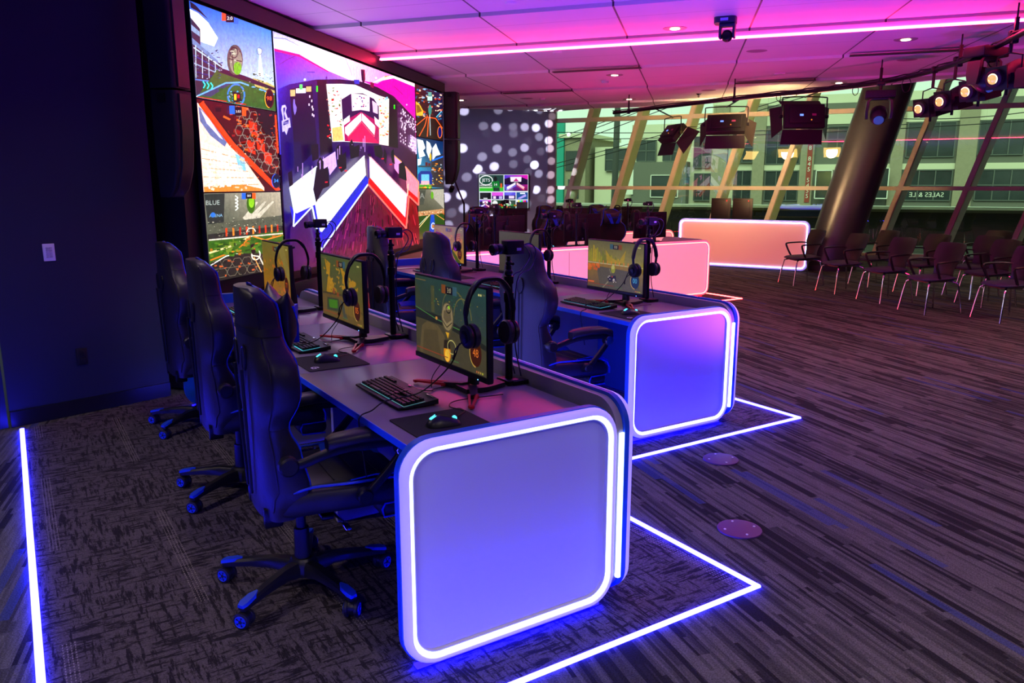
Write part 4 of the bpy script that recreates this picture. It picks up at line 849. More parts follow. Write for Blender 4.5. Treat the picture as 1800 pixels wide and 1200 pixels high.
def pic1(c):
    c.poly([(0, 0), (120, 0), (120, 66), (0, 66)], [(44, 66, 54), (38, 70, 62), (62, 62, 46), (70, 62, 42)]); c.poly([(0, 30), (40, 36), (120, 44), (120, 66), (0, 66)], (72, 66, 46)); c.poly([(0, 28), (60, 30), (120, 42), (120, 46), (60, 37), (0, 36)], (36, 38, 34)); c.poly([(12, 42), (22, 37), (42, 38), (54, 46), (50, 66), (6, 66)], (96, 82, 52)); c.poly([(16, 45), (40, 42), (48, 66), (12, 66)], (82, 70, 44))
    c.poly([(0, 4), (6, 10), (10, 20), (0, 28)], (58, 66, 42)); c.rect(30, 6, 36, 28, (76, 78, 44)); c.arc(70, 24, 20, 18, (96, 96, 54), 1, 180, 360); c.arc(84, 26, 14, 15, (110, 104, 52), 1, 180, 360); c.shards(40, (30, 4, 118, 30), [(120, 104, 44), (60, 120, 70), (40, 90, 70), (150, 130, 50)], .8, 2.2, rm); c.line([(0, 27), (40, 33), (80, 36)], (70, 120, 60), .8)
    c.ell(59, 29, 10.5, 12.5, (88, 78, 52)); c.ell(59, 28.5, 9.2, 11, (146, 128, 88)); c.poly([(53, 24), (64, 22), (66, 30), (58, 34), (52, 30)], (104, 90, 60)); c.arc(61, 22, 4, 3, (30, 34, 22), 1); c.ell(62, 20.5, 1.6, 1.4, (150, 210, 40)); c.line([(50, 32), (58, 37), (67, 32)], (52, 44, 30), .8)
    c.ell(58, 58, 6, 7.5, (240, 150, 20)); c.ell(58, 60, 4, 5, (255, 200, 60)); c.poly([(53, 48), (62, 47), (64, 54), (52, 55)], (44, 34, 26)); c.arc(66, 52, 7, 5.5, (200, 190, 110), .8, 0, 360); c.ell(95, 14, 1.5, 1.5, (190, 220, 60)); c.ell(40, 32, 1.8, 1.4, (220, 150, 60)); c.poly([(56, 41), (62, 41), (60, 46)], (230, 170, 40))
    hud(c, 1, '3:0', '48', (235, 120, 40))
def pic2(c):
    c.poly([(0, 0), (120, 0), (120, 66), (0, 66)], [(72, 84, 44), (80, 88, 40), (104, 84, 34), (110, 84, 34)])
    for q in (((12, 4), (30, 8), (26, 22), (40, 30), (28, 44), (14, 40), (20, 24)), ((60, 10), (80, 16), (74, 36), (62, 32), (66, 20)), ((84, 18), (104, 22), (96, 34), (82, 36))): c.poly(list(q), (176, 128, 24))
    c.shards(70, (4, 4, 112, 38), [(176, 128, 24), (84, 92, 40), (190, 140, 30), (66, 80, 44)], 2, 6, rm, .8); c.poly([(0, 42), (60, 38), (120, 48), (120, 66), (0, 66)], (104, 82, 38)); c.poly([(16, 46), (52, 44), (56, 58), (14, 60)], (60, 66, 44)); c.poly([(20, 48), (48, 46), (48, 55), (22, 57)], (66, 120, 26)); c.poly([(56, 44), (64, 46), (76, 62), (66, 64)], (72, 74, 62)); c.line([(0, 42), (60, 39), (120, 52)], (70, 62, 34), 2)
    for i in range(12): c.rect(70+i*4, 46, 71+i*4, 58, (150, 116, 40))
    c.rect(36, 34, 42, 40, (140, 70, 36)); c.rect(48, 37, 54, 42, (140, 70, 36)); hud(c, 1, '0:0', '05', (235, 110, 30))
def pic3(c):
    c.poly([(0, 0), (120, 0), (120, 66), (0, 66)], [(110, 104, 40), (130, 116, 48), (160, 96, 20), (170, 110, 24)]); c.shards(60, (2, 20, 116, 64), [(190, 120, 26), (150, 110, 30), (200, 96, 20), (120, 96, 30)], 2, 9, rm, .5); c.poly([(70, 0), (100, 0), (120, 30), (120, 50)], (140, 122, 56)); hud(c, 1, '0:1', '77', (225, 100, 30))
def pic4(c):
    c.poly([(0, 0), (120, 0), (120, 34), (0, 30)], [(98, 92, 56), (96, 90, 54), (150, 136, 60), (140, 130, 50)]); c.poly([(0, 30), (120, 34), (120, 66), (0, 66)], [(150, 110, 36), (140, 110, 44), (92, 82, 56), (96, 78, 50)])
    for i in range(16):
        x = 3+i*4.6+rm.uniform(-1, 1); h = rm.uniform(8, 24) if i < 9 else rm.uniform(6, 14); c.poly([(x-2, 30), (x-1.2, 30-h), (x+1.4, 30-h+1), (x+2.4, 30)], rm.choice([(150, 140, 30), (110, 112, 30), (180, 150, 30)]))
    c.poly([(40, 12), (52, 22), (70, 26), (84, 10), (80, 28), (44, 30)], (170, 140, 30)); c.poly([(20, 36), (100, 38), (118, 66), (30, 66)], (88, 80, 58)); c.shards(14, (0, 34, 26, 42), [(220, 110, 30), (200, 90, 24)], 4, 10, rm); c.rect(0, 31, 120, 32, (190, 180, 140))
    for i in range(9): c.rect(26+i*9, 27, 27.6+i*9, 32, (220, 120, 40))
    c.ell(58, 38, 4.5, 5.5, (150, 150, 30)); c.ell(58, 35, 3.5, 3, (190, 180, 90)); c.poly([(46, 50), (64, 46), (66, 54), (50, 56)], (40, 34, 40)); c.shards(14, (45, 46, 66, 56), [(220, 200, 190), (190, 60, 40), (40, 40, 60)], 1.5, 3.5, rm); c.line([(54, 44), (50, 38)], (170, 160, 120), .6); c.line([(48, 56), (36, 66)], (140, 130, 100), 2); c.rect(2, 58, 16, 60, (230, 100, 40))
    hud(c, 0, '0:0', '00', (80, 170, 220))
def pic5(c): c.poly([(0, 0), (120, 0), (120, 66), (0, 66)], [(80, 74, 62), (74, 68, 56), (62, 56, 46), (70, 62, 50)])
def pic6(c):
    c.poly([(0, 0), (120, 0), (120, 66), (0, 66)], [(150, 130, 40), (110, 110, 60), (190, 130, 40), (150, 110, 30)]); c.shards(60, (2, 14, 118, 40), [(200, 120, 40), (150, 90, 50), (190, 150, 50), (130, 100, 60)], 2, 9, rm, .4)
    for i in range(4): c.line([(8, 8+i*3.4), (26, 12+i*3.4)], (150, 60, 34), 1.6); c.line([(84, 16+i*4), (108, 12+i*4)], (170, 50, 30), 2)
    c.poly([(0, 42), (50, 38), (80, 46), (112, 66), (0, 66)], (70, 84, 14)); c.arc(36, 56, 14, 10, (130, 150, 20), 3); c.arc(14, 52, 10, 8, (150, 120, 30), 3); c.poly([(54, 36), (60, 36), (92, 66), (72, 66)], (206, 140, 40)); c.rect(52, 34, 55, 60, (150, 120, 50)); c.ell(54, 54, 3, 4, (240, 210, 40)); hud(c, 0, '0:0', '12', (220, 110, 30))
def pic0(c): c.poly([(0, 0), (120, 0), (120, 66), (0, 66)], (60, 50, 46))

def make_keyboard(name, key):
    o = thing(name, 'keyboard', 'keyboard')
    mb = MB(); mb.loft([[(x, y, z) for x, y, z in P] for P in ([(-.225, -.075, .006), (.225, -.075, .006), (.225, .075, .006), (-.225, .075, .006)], [(-.225, -.075, .012), (.225, -.075, .012), (.225, .075, .026), (-.225, .075, .026)])]); mb.box((0, -.085, .009), (.44, .022, .010), bev=.003); mb.box((-.18, .06, .003), (.03, .02, .006)); mb.box((.18, .06, .003), (.03, .02, .006)); part('case', mb, M['plastic'], o)
    mb = MB(); mb.face(mb.ring([(-.216, -.0735, .0142), (.216, -.0735, .0142), (.216, -.0705, .0142), (-.216, -.0705, .0142)])); mb.face(mb.ring([(.217, -.072, .014), (.220, -.072, .014), (.220, .02, .0222), (.217, .02, .0222)])); mb.face(mb.ring([(.085, -.031, .0175), (.15, -.031, .0175), (.15, -.026, .018), (.085, -.026, .018)])); mb.face(mb.ring([(.066, -.07, .0145), (.069, -.07, .0145), (.069, -.03, .0180), (.066, -.03, .0180)])); part('key_light', mb, key, o, 'glowing strip along the keys')
    rows = [(-.062, [(1.25)]*3+[6.25]+[1.25]*4), (-.043, [2.25]+[1]*10+[2.75]), (-.024, [1.75]+[1]*11+[2.25]), (-.005, [1.5]+[1]*12+[1.5]), (.014, [1]*13+[2]), (.037, [1]*15)]
    caps = []
    for y, ws in rows:
        x = -.212
        for w in ws: caps.append((x+w*.0186/2, y, w*.0186-.003)); x += w*.0186
        x += .006
        if y > -.03 or y < -.05 or 1:
            for _ in range(3):
                if not (-.03 < y < -.02): caps.append((x+.0093, y, .0156))
                x += .0186
        x += .006
        for _ in range(4):
            if y < .03 and x+.0186 < .222: caps.append((x+.0093, y, .0156))
            x += .0186
    for x, y, w in caps[:99]:
        z = .0195+(y+.07)*.093; mb = MB(); mb.loft([[(x+sx*w/2*k_, y+sy*.0078*k_, z+dz) for sx, sy in ((-1, -1), (1, -1), (1, 1), (-1, 1))] for k_, dz in ((1, -.004), (.84, .005))]); part('key', mb, M['plastic'], o)
    mb = MB(); mb.box((.17, .066, .027), (.06, .008, .004), bev=.001); mb.box((-.02, .066, .0275), (.02, .008, .003)); part('badge', mb, M['chrome'], o)
    return o
def make_mouse(name):
    o = thing(name, 'mouse', 'mouse'); mb = MB(); secs = []
    for y, w, h in ((-.062, .012, .012), (-.055, .026, .024), (-.035, .033, .036), (-.01, .032, .040), (.02, .029, .032), (.045, .028, .022), (.06, .022, .012)):
        secs.append([(w*cos(radians(a)), y, max(.001, h*sin(radians(a))) if 0 <= a <= 180 else .001) for a in (0, 25, 50, 70, 90, 110, 130, 155, 180, 270)])
    mb.loft(secs); part('shell', mb, M['plastic'], o, ang=60)
    mb = MB(); mb.cyl((-.004, .042, .022), (.004, .042, .022), .009, n=14); part('scroll_wheel', mb, M['cyan'], o, 'glowing turquoise scroll wheel')
    mb = MB()
    for x in (-.008, -.003, .003, .008): mb.loft([[(x-.002, -.052+abs(x)*.5, .0262), (x+.002, -.052+abs(x)*.5, .0262), (x+.0012, -.034+abs(x)*.8, .0385), (x-.0012, -.034+abs(x)*.8, .0385)], [(x-.002, -.052+abs(x)*.5, .0285), (x+.002, -.052+abs(x)*.5, .0285), (x+.0012, -.034+abs(x)*.8, .0405), (x-.0012, -.034+abs(x)*.8, .0405)]])
    part('logo_light', mb, M['cyan'], o, 'glowing turquoise emblem')
    return o
def make_pad(name):
    o = thing(name, 'mouse pad', 'mouse pad'); mb = MB(); mb.prism(rr(-.165, -.15, .165, .15, .012, 4), (0, 0, 0), (1, 0, 0), (0, 1, 0), (0, 0, .003)); part('cloth', mb, M['pad'], o)
    mb = MB(); cx, cy = .105, -.105; n = 14   # rounded G mark
    P = [(cx+.020*cos(radians(50+260*i/n)), cy+.020*sin(radians(50+260*i/n))) for i in range(n+1)]; Q = [(cx+.011*cos(radians(50+260*i/n)), cy+.011*sin(radians(50+260*i/n))) for i in range(n+1)]
    for i in range(n): mb.face(mb.ring([(*P[i], .0036), (*P[i+1], .0036), (*Q[i+1], .0036), (*Q[i], .0036)]))
    mb.face(mb.ring([(cx+.001, cy-.004, .0036), (cx+.021, cy-.004, .0036), (cx+.021, cy+.004, .0036), (cx+.001, cy+.004, .0036)])); mb.face(mb.ring([(cx+.013, cy-.018, .0036), (cx+.021, cy-.018, .0036), (cx+.021, cy+.001, .0036), (cx+.013, cy+.001, .0036)])); part('logo', mb, M['white'], o)
    return o
def make_headset(name):   # hangs over the monitor corner: band in the y-z plane, z=0 at the top of the monitor
    o = thing(name, 'headset', 'headset')
    arc = smooth([(0, -.088, -.145), (0, -.092, -.09), (0, -.074, -.025), (0, -.035, .022), (0, .012, .030), (0, .059, .022), (0, .098, -.025), (0, .116, -.09), (0, .112, -.145)], 4)
    mb = MB(); secs = []
    for i, p in enumerate(arc):
        d = (arc[min(i+1, len(arc)-1)]-arc[max(i-1, 0)]).normalized(); nn = Vector((1, 0, 0)).cross(d); t_ = i/(len(arc)-1); w = .016 if .12 < t_ < .88 else .009; h = .008 if .25 < t_ < .75 else .005
        secs.append([p+Vector((sx*w, 0, 0))+nn*h*sy for sx, sy in ((-1, -.6), (-.7, -1), (.7, -1), (1, -.6), (1, .6), (.7, 1), (-.7, 1), (-1, .6))])
    mb.loft(secs); part('headband', mb, M['plastic'], o)
    for s, y in ((-1, -.088), (1, .112)):
        c = Vector((0, y, -.18)); mb = MB(); mb.lathe([(.034, -.012), (.044, -.008), (.047, 0), (.044, .008), (.036, .012)], c, (0, s, -.06), 24); cup = part('ear_cup', mb, M['plastic'], o)
        mb = MB(); mb.lathe([(.036, -.008), (.046, -.004), (.048, .010), (.042, .018), (.028, .018)], c-Vector((0, s*.02, 0)), (0, -s, .06), 24); part('ear_cushion', mb, M['leather'], cup)
        mb = MB(); mb.lathe([(.026, 0), (.026, .004), (.021, .006)], c+Vector((0, s*.011, 0)), (0, s, -.06), 20); part('disc', mb, M['metal'], cup)
        mb = MB()
        for k_ in (-1, 0, 1): mb.loft([[c+Vector((k_*.008-.002, s*(.0172+q), -.004)) for q in (0, .001)]+[c+Vector((k_*.008+.002, s*(.0172+q), -.004)) for q in (.001, 0)], [c+Vector((k_*.011-.001, s*(.0172+q), .012)) for q in (0, .001)]+[c+Vector((k_*.011+.001, s*(.0172+q), .012)) for q in (.001, 0)]])
        part('emblem', mb, mat('emblem_grey', (88, 92, 104), .3, metal=.6), cup)
    mb = MB(); mb.tube(smooth([(-.02, -.10, -.205), (-.045, -.112, -.232), (-.050, -.118, -.262)], 4), .0028, 6); mb.sphere((-.050, -.119, -.268), (.005, .005, .009), 6); part('boom_microphone', mb, M['plastic'], o)
    return o
def make_camera(name):   # camera on a clamped pole; lens towards the player
    o = thing(name, 'camera on pole', 'camera stand')
    mb = MB(); mb.box((0, 0, .012), (.10, .07, .024), bev=.006); mb.box((.03, .03, .01), (.05, .08, .02), bev=.004); part('clamp', mb, M['metal'], o)
    mb = MB(); mb.cyl((0, 0, .02), (0, 0, .46), .017); mb.cyl((0, 0, .36), (0, 0, .40), .022); mb.cyl((0, 0, .44), (0, 0, .47), .021); part('pole', mb, M['metal'], o)
    mb = MB(); mb.sphere((0, 0, .485), .019, 8); mb.cyl((0, 0, .495), (0, 0, .515), .013); mb.sphere((0, 0, .525), .014, 8); mb.cyl((0, 0, .53), (0, 0, .555), .009); mb.cyl((.015, 0, .525), (.035, 0, .525), .006, n=8); part('ball_head', mb, M['plastic'], o)
    mb = MB(); mb.box((0, .02, .592), (.052, .085, .058), bev=.004); cb = part('camera_body', mb, M['matte'], o)
    mb = MB(); mb.lathe([(.017, 0), (.019, .012), (.022, .018), (.022, .036), (.019, .04), (.024, .046), (.024, .062), (.021, .064), (.016, .058)], (0, -.022, .588), (0, -1, -.05), 20); part('lens', mb, M['plastic'], cb)
    mb = MB(); mb.box((.0265, .035, .585), (.001, .022, .012)); part('badge', mb, M['white'], cb)
    mb = MB(); mb.tube(smooth([(.01, .062, .60), (.015, .10, .605), (.02, .125, .57), (.015, .10, .50), (.02, .03, .45), (.016, .02, .20), (.02, .05, .03)], 5), .003, 6); mb.tube(smooth([(-.01, .062, .59), (-.01, .09, .59), (-.005, .11, .55), (-.01, .07, .49), (-.012, .025, .45), (-.018, .0, .2), (-.03, .05, .03)], 5), .003, 6); part('cable', mb, mat('cable_blue_black', (22, 24, 60), .4), o)
    mb = MB(); mb.tube([(0, .0, .10), (-.05, .03, .03), (-.075, .045, .01)], .006, 6); part('brace', mb, M['metal'], o)
    return o
proto_kb_c = make_keyboard('keyboard', M['cyan']); proto_kb_g = None
def copy_mesh_mat(root, pname, m, label=None):
    for ch in root.children:
        if ch.name.split('.')[0] == pname: ch.data = ch.data.copy(); ch.data.materials[0] = m
proto_ms, proto_pd, proto_hs, proto_cam = make_mouse('mouse'), make_pad('mouse_pad'), make_headset('headset'), make_camera('camera_stand')
first = {}
def use(p, loc, rotz, label, group):
    key = p.name
    if key not in first:
        first[key] = 1; p.location = loc; p.rotation_euler = (0, 0, rotz); p['label'] = label; p['group'] = group; return p
    return dup(p, loc, rotz, label, group)
def loc2w(org, rotz, x, y, z): return Vector(org)+Vector((x*cos(rotz)-y*sin(rotz), x*sin(rotz)+y*cos(rotz), z))
ST = []   # (row, index, world origin at the desk edge line, rot)
for i, a in enumerate((2.785, 4.01, 5.23)): ST.append(('near', i, AB(a, 1.045), RB))
for i, a in enumerate((4.29, 5.55, 6.80)): ST.append(('second', i, AB(a, 3.24), RB))
for i, b in enumerate((7.86, 6.62, 5.36)): ST.append(('pink', i, AB(YM-3.24, b), RR))
for i, b in enumerate((9.35, 8.10, 6.86)): ST.append(('far', i, AB(YM-1.045, b), RR))
PL = {'near': ['at the front place of the nearest blue desk', 'at the middle place of the nearest blue desk', 'at the far place of the nearest blue desk'],
      'second': ['at the front place of the second blue desk', 'at the middle place of the second blue desk', 'at the far place of the second blue desk'],
      'pink': ['at the right place of the pink-fronted desk', 'at the middle place of the pink-fronted desk', 'at the left place of the pink-fronted desk'],
      'far': ['at the right place of the farthest gaming desk', 'at the middle place of the farthest gaming desk', 'at the left place of the farthest gaming desk']}
PICS = {('near', 0): (pic1, 'showing a tan ball above an orange flame'), ('near', 1): (pic2, 'showing yellow-green treetops and a goal'), ('near', 2): (pic3, 'showing a plain orange-olive picture'),
        ('second', 0): (pic4, 'showing a grey road and yellow trees'), ('second', 1): (pic5, 'with a blank brown-grey screen'), ('second', 2): (pic6, 'showing a curling green track')}
back_proto = None
for row, i, org, rz in ST:
    pl = PL[row][i]; L = lambda x, y, z=ZT: loc2w(org, rz, x, y, z)
    if (row, i) in PICS:
        pf, ds = PICS[(row, i)]; m_ = make_monitor('monitor', 'monitor %s, %s' % (ds, pl.replace('at the ', '', 1)), pf, -.014 if row == 'near' else -.03); m_['group'] = 'monitors on the gaming desks'
        m_.location = L(0, .44 if row == 'near' else .38); m_.rotation_euler = (0, 0, rz)
    else:
        if back_proto is None: back_proto = m_ = make_monitor('monitor', '', pic0); m_.location = L(0, .38); m_.rotation_euler = (0, 0, rz); m_['group'] = 'monitors on the gaming desks'
        else: m_ = dup(back_proto, L(0, .38), rz, '', 'monitors on the gaming desks')
        m_['label'] = 'monitor seen from behind, '+pl.replace('at the ', '', 1)
    my = (.44 if row == 'near' else .38)
    if row != 'far': use(proto_hs, L(.285, my, ZT+(.477 if row == 'near' else .461)), rz, 'headset on the monitor corner '+pl, 'headsets')
    else: use(proto_hs, L(.27, my, ZT+.461), rz, 'small dark headset over the monitor '+pl, 'headsets')
    cx = -.02 if row in ('near', 'second') else .38
    use(proto_cam, L(cx if row in ('near', 'second') else (.34 if row == 'pink' else .30), .73 if row in ('near',) else .70), rz, 'camera on a pole '+pl, 'cameras on poles')
    k_ = use(proto_kb_c, L(-.10, .235 if row == 'near' else .22), rz, ('green-lit' if (row, i) == ('near', 0) else 'turquoise-lit')+' keyboard '+pl, 'keyboards')
    if (row, i) == ('near', 0): kb0 = k_
    use(proto_pd, L(.372, .21), rz, 'black mouse pad '+pl, 'mouse pads')
    use(proto_ms, L(.375, .20, ZT+.0035), rz-.2, 'black mouse '+pl, 'mice')
    if row in ('near', 'second'):   # cables
        mb = MB(); z0 = ZT+.005
        mb.tube(smooth([(.245, my-.098, ZT+.265), (.20, my-.12, ZT+.17), (.11, my-.20, ZT+.06), (.075, my-.33, ZT+.036), (.10, .04, z0+.01), (.115, -.012, z0), (.12, -.02, ZT-.04), (.16, -.015, ZT-.22)], 6), .0028, 6)
        tag(part('headset_cable', mb, M['cable']), 'cable from the headset '+pl, 'cable', 'headset cables', org, rz)
        mb = MB(); mb.tube(smooth([(-.10, .315, z0+.012), (-.10, .345, z0), (-.07, .38, z0), (-.09, .40, z0), (-.11, .50, z0), (-.12, .62, z0)], 6), .003, 6); mb.tube(smooth([(-.115, .40, z0), (-.12, .41, z0+.05), (-.10, .47, ZT+.14)], 4), .002, 5)
        tag(part('keyboard_cable', mb, M['cable']), 'cable behind the keyboard '+pl, 'cable', 'keyboard cables', org, rz)
        mb = MB(); mb.tube(smooth([(.35, .255, z0+.012), (.30, .31, z0), (.26, .35, z0), (.18, .33, z0), (.12, .40, z0), (.14, .60, z0)], 6), .0022, 6)
        tag(part('mouse_cable', mb, M['cable']), 'thin mouse cable '+pl, 'cable', 'mouse cables', org, rz)
copy_mesh_mat(kb0, 'key_light', M['cyan_dim'])
# ---------------------------------------------------------------- gaming chair.  x right, y forward, z up, origin on the floor under the gas lift
def cs_back(h):
    """half width, centre y of the rear face, centre thickness, edge thickness at height h above the back's foot"""
    w = interp([(0, .205), (.10, .235), (.22, .232), (.36, .225), (.46, .275), (.54, .290), (.60, .275), (.68, .205), (.74, .180), (.80, .172), (.845, .155), (.868, .10)], h)
    te = interp([(0, .15), (.12, .225), (.26, .19), (.36, .14), (.50, .20), (.60, .195), (.70, .155), (.80, .15), (.868, .09)], h)
    tc = interp([(0, .07), (.15, .09), (.5, .075), (.8, .075), (.868, .045)], h)
    y = -.262-.02*h-.035*sin(pi*min(1, h/.7))*.0
    return w, y, tc, te
def bpt(h, t, k=1.0):
    w, y, tc, te = cs_back(h); c_, s_ = cos(t), sin(t)
    x = w*k*math.copysign(abs(c_)**.55, c_); u = abs(x)/w
    th = tc+(te-tc)*u**2.2
    yy = th*(.5+.5*math.copysign(abs(s_)**.5, s_)) if s_ > 0 else th*.5*(1-abs(s_)**.6)
    rear = .035*u**2.5 if s_ < 0 else 0
    return Vector((x, y+yy+rear*abs(s_), .425+h))
def make_chair(name, pillow):
    o = thing(name, 'chair', 'chair')
    N = 36; hs = [0, .02, .05]+[.05+.8*i/26 for i in range(1, 27)]+[.86, .868]
    mb = MB(); mb.loft([[bpt(h, 2*pi*k_/N) for k_ in range(N)] for h in hs]); bk = part('backrest', mb, M['leather'], o, ang=60)
    for s in (-1, 1):   # blue piping on the front edge, black seam on the rear
        mb = MB(); P = []
        for i in range(36):
            h = .01+.85*i/35; q = bpt(h, .62, 1.005); P.append(Vector((s*q.x, q.y+.002, q.z)))
        q = bpt(.867, 1.2); P.append(Vector((s*q.x, q.y, q.z+.002)))
        mb.tube(P, .0055, 6); part('piping', mb, M['blue'], bk, 'blue piping')
        mb = MB(); P = []
        for i in range(30):
            h = .04+.80*i/29; w, y, tc, te = cs_back(h); f_ = interp([(0, .55), (.2, .86), (.4, .66), (.5, .74), (.62, .70), (.7, .86), (.84, .80)], h); x = w*f_; q = bpt(h, -.42 if h > .1 else -.6, 1.003); P.append(Vector((s*q.x, q.y, q.z)))
        mb.tube(P, .0042, 6); part('seam', mb, M['leather'], bk)
        mb = MB(); cx, cz = s*.075, 1.035   # belt openings, not cut through: a black plug stands for the dark hole
        y = cs_back(cz-.425)[1]
        E_ = [(cx+.030*cos(a)+s*.010*sin(a), cz+.048*sin(a)) for a in [2*pi*i/14 for i in range(14)]]
        mb.tube([(x, y-.001, z) for x, z in E_], .004, 6, closed=True)
        yf = y+.078; mb.tube([(x, yf, z) for x, z in E_], .006, 6, closed=True); part('belt_opening', mb, M['plastic'], bk)
        mb = MB(); mb.prism([(x, z) for x, z in E_], (0, y-.002, 0), (1, 0, 0), (0, 0, 1), (0, .082, 0)); part('opening_plug', mb, M['cable'], bk)
    mb = MB(); mb.tube([(-.05, cs_back(.1)[1]-.006, .50), (-.075, -.285, .99)], .006, 6); mb.tube([(.05, -.275, .50), (.075, -.285, .99)], .006, 6); part('lumbar_strap', mb, M['cable'], bk)
    for h in (.705, .36):
        mb = MB(); mb.tube([bpt(h, -.35+1.0*j/10, 1.001) for j in range(11)], .0016, 5); mb.tube([bpt(h, pi+.35-1.0*j/10, 1.001) for j in range(11)], .0016, 5); part('stitch_line', mb, M['cable'], bk)
    # seat
    def spt(y, t):
        u_ = (y+.23)/.55; w = interp([(0, .20), (.15, .235), (.6, .262), (.9, .262), (1, .235)], u_); x = w*math.copysign(abs(cos(t))**.5, cos(t)); a = abs(x)/w
        zt = .475+.055*a**3*interp([(0, .6), (.3, 1), (.8, .9), (1, .2)], u_)-.02*max(0, u_-.85)/.15; zb = .385
        s_ = sin(t); z = (zt+zb)/2+(zt-zb)/2*math.copysign(abs(s_)**.5, s_); return Vector((x, y, z))
    mb = MB(); ys = [-.235, -.225, -.20]+[-.20+.50*i/12 for i in range(1, 13)]+[.315, .325]
    secs = []
    for i, y in enumerate(ys):
        sc = .85 if i in (0, len(ys)-1) else (.96 if i in (1, len(ys)-2) else 1)
        secs.append([Vector((p.x*sc, p.y, .43+(p.z-.43)*sc)) for p in [spt(y, 2*pi*k_/32) for k_ in range(32)]])
    mb.loft(secs); st = part('seat', mb, M['leather_side'], o, ang=60)
    for s in (-1, 1):
        mb = MB(); P = [spt(y, 0) for y in [-.19+.49*i/14 for i in range(15)]]; mb.tube([(s*.985*p.x, p.y, (.475+.055*interp([(0, .6), (.3, 1), (.8, .9), (1, .2)], (p.y+.23)/.55)-.012)) for p in P]+[(s*.24, .318, .44), (s*.235, .32, .40)], .0055, 6); part('piping', mb, M['blue'], st, 'blue piping')
        mb = MB(); mb.loft([[(s*.17, y, .496+dz), (s*.235, y, .528+dz), (s*.235, y, .522+dz), (s*.17, y, .490+dz)] for y, dz in ((.06, -.006), (.16, 0), (.26, -.012), (.31, -.04))]); part('side_insert', mb, M['blue'], st, 'blue seat insert')
    mb = MB(); mb.box((0, .05, .478), (.30, .44, .03), bev=.014); [mb.cyl((-.14, y, .494), (.14, y, .494), .003, n=6) for y in (-.08, .02, .12, .2)]; part('seat_cushion', mb, M['leather'], st)
    # footrest under the seat front
    mb = MB(); mb.box((0, .27, .345), (.36, .15, .075), bev=.03, seg=3); fr_ = part('footrest', mb, M['leather_side'], o)
    for s in (-1, 1): mb = MB(); mb.tube([(s*.183, .335, .375), (s*.186, .21, .375), (s*.186, .197, .35), (s*.183, .205, .318), (s*.18, .33, .312)], .0045, 6); part('piping', mb, M['blue'], fr_, 'blue piping')
    mb = MB(); [mb.cyl((s*.12, -.1, .375), (s*.12, .27, .355), .008, n=8) for s in (-1, 1)]; part('slide_rail', mb, M['chrome'], o)
    # arms
    for s in (-1, 1):
        a_ = MB(); x = s*.305
        for P, hw in (([(-.185, .640), (-.14, .640), (0, .672), (.18, .672), (.26, .655)], .026), ([(.25, .655), (.225, .60), (.12, .495), (.085, .47)], .024)):
            P = smooth([(x, y, z) for y, z in P], 4); a_.loft([[p+Vector((q[0]*.012, 0, 0))+Vector((0, -d.z, d.y))*q[1]*hw*.62 for q in ((-1, -.7), (-.7, -1), (.7, -1), (1, -.7), (1, .7), (.7, 1), (-.7, 1), (-1, .7))] for p, d in [(P[i], (P[min(i+1, len(P)-1)]-P[max(i-1, 0)]).normalized()) for i in range(len(P))]])
        for y, z, r in ((-.185, .640, .036), (.245, .64, .032), (.09, .475, .030)): a_.lathe([(r*.8, -.022), (r, -.016), (r, .016), (r*.8, .022)], (x, y, z), (1, 0, 0), 20)
        a_.cyl((s*.24, -.185, .64), (x, -.185, .64), .016); a_.cyl((s*.24, .09, .45), (x, .09, .47), .02)
        ar = part('armrest', a_, M['plastic'], o)
        mb = MB(); mb.lathe([(.029, 0), (.031, .003), (.026, .006)], (x+s*.021, .245, .64), (s, 0, 0), 20); part('pivot_ring', mb, M['chrome'], ar, 'chrome pivot ring')
        mb = MB(); P = [(-.045, .698), (-.02, .708), (.08, .716), (.20, .712), (.262, .690), (.275, .672)]; mb.loft([[(x+q[0]*wq, y, z+q[1]*.021) for q in ((-1, -.5), (-.8, -1), (.8, -1), (1, -.5), (1, .5), (.7, 1), (-.7, 1), (-1, .5))] for (y, z), wq in zip(P, (.028, .040, .044, .044, .036, .022))]); part('arm_pad', mb, M['leather'], ar, ang=60)
    # mechanism, lift, base
    mb = MB(); mb.box((0, -.02, .378), (.16, .24, .035), bev=.008); mb.box((0, -.02, .36), (.36, .05, .02), bev=.005); mb.box((-.15, -.22, .395), (.03, .07, .08), bev=.008); mb.box((.15, -.22, .395), (.03, .07, .08), bev=.008); part('tilt_mechanism', mb, M['metal'], o)
    for s in (-1, 1): mb = MB(); mb.cyl((s*.06, 0, .365), (s*.22, .03, .345), .006, n=8); mb.box((s*.25, .03, .343), (.07, .025, .014), bev=.006); part('lever', mb, M['chrome'] if s > 0 else M['metal'], o)
    mb = MB(); mb.cyl((0, 0, .09), (0, 0, .26), .034, .03); mb.cyl((0, 0, .26), (0, 0, .37), .02); part('gas_lift', mb, M['plastic'], o)
    mb = MB(); mb.lathe([(.04, .055), (.06, .065), (.062, .11), (.045, .135)], (0, 0, 0), n=24); part('hub', mb, M['plastic'], o)
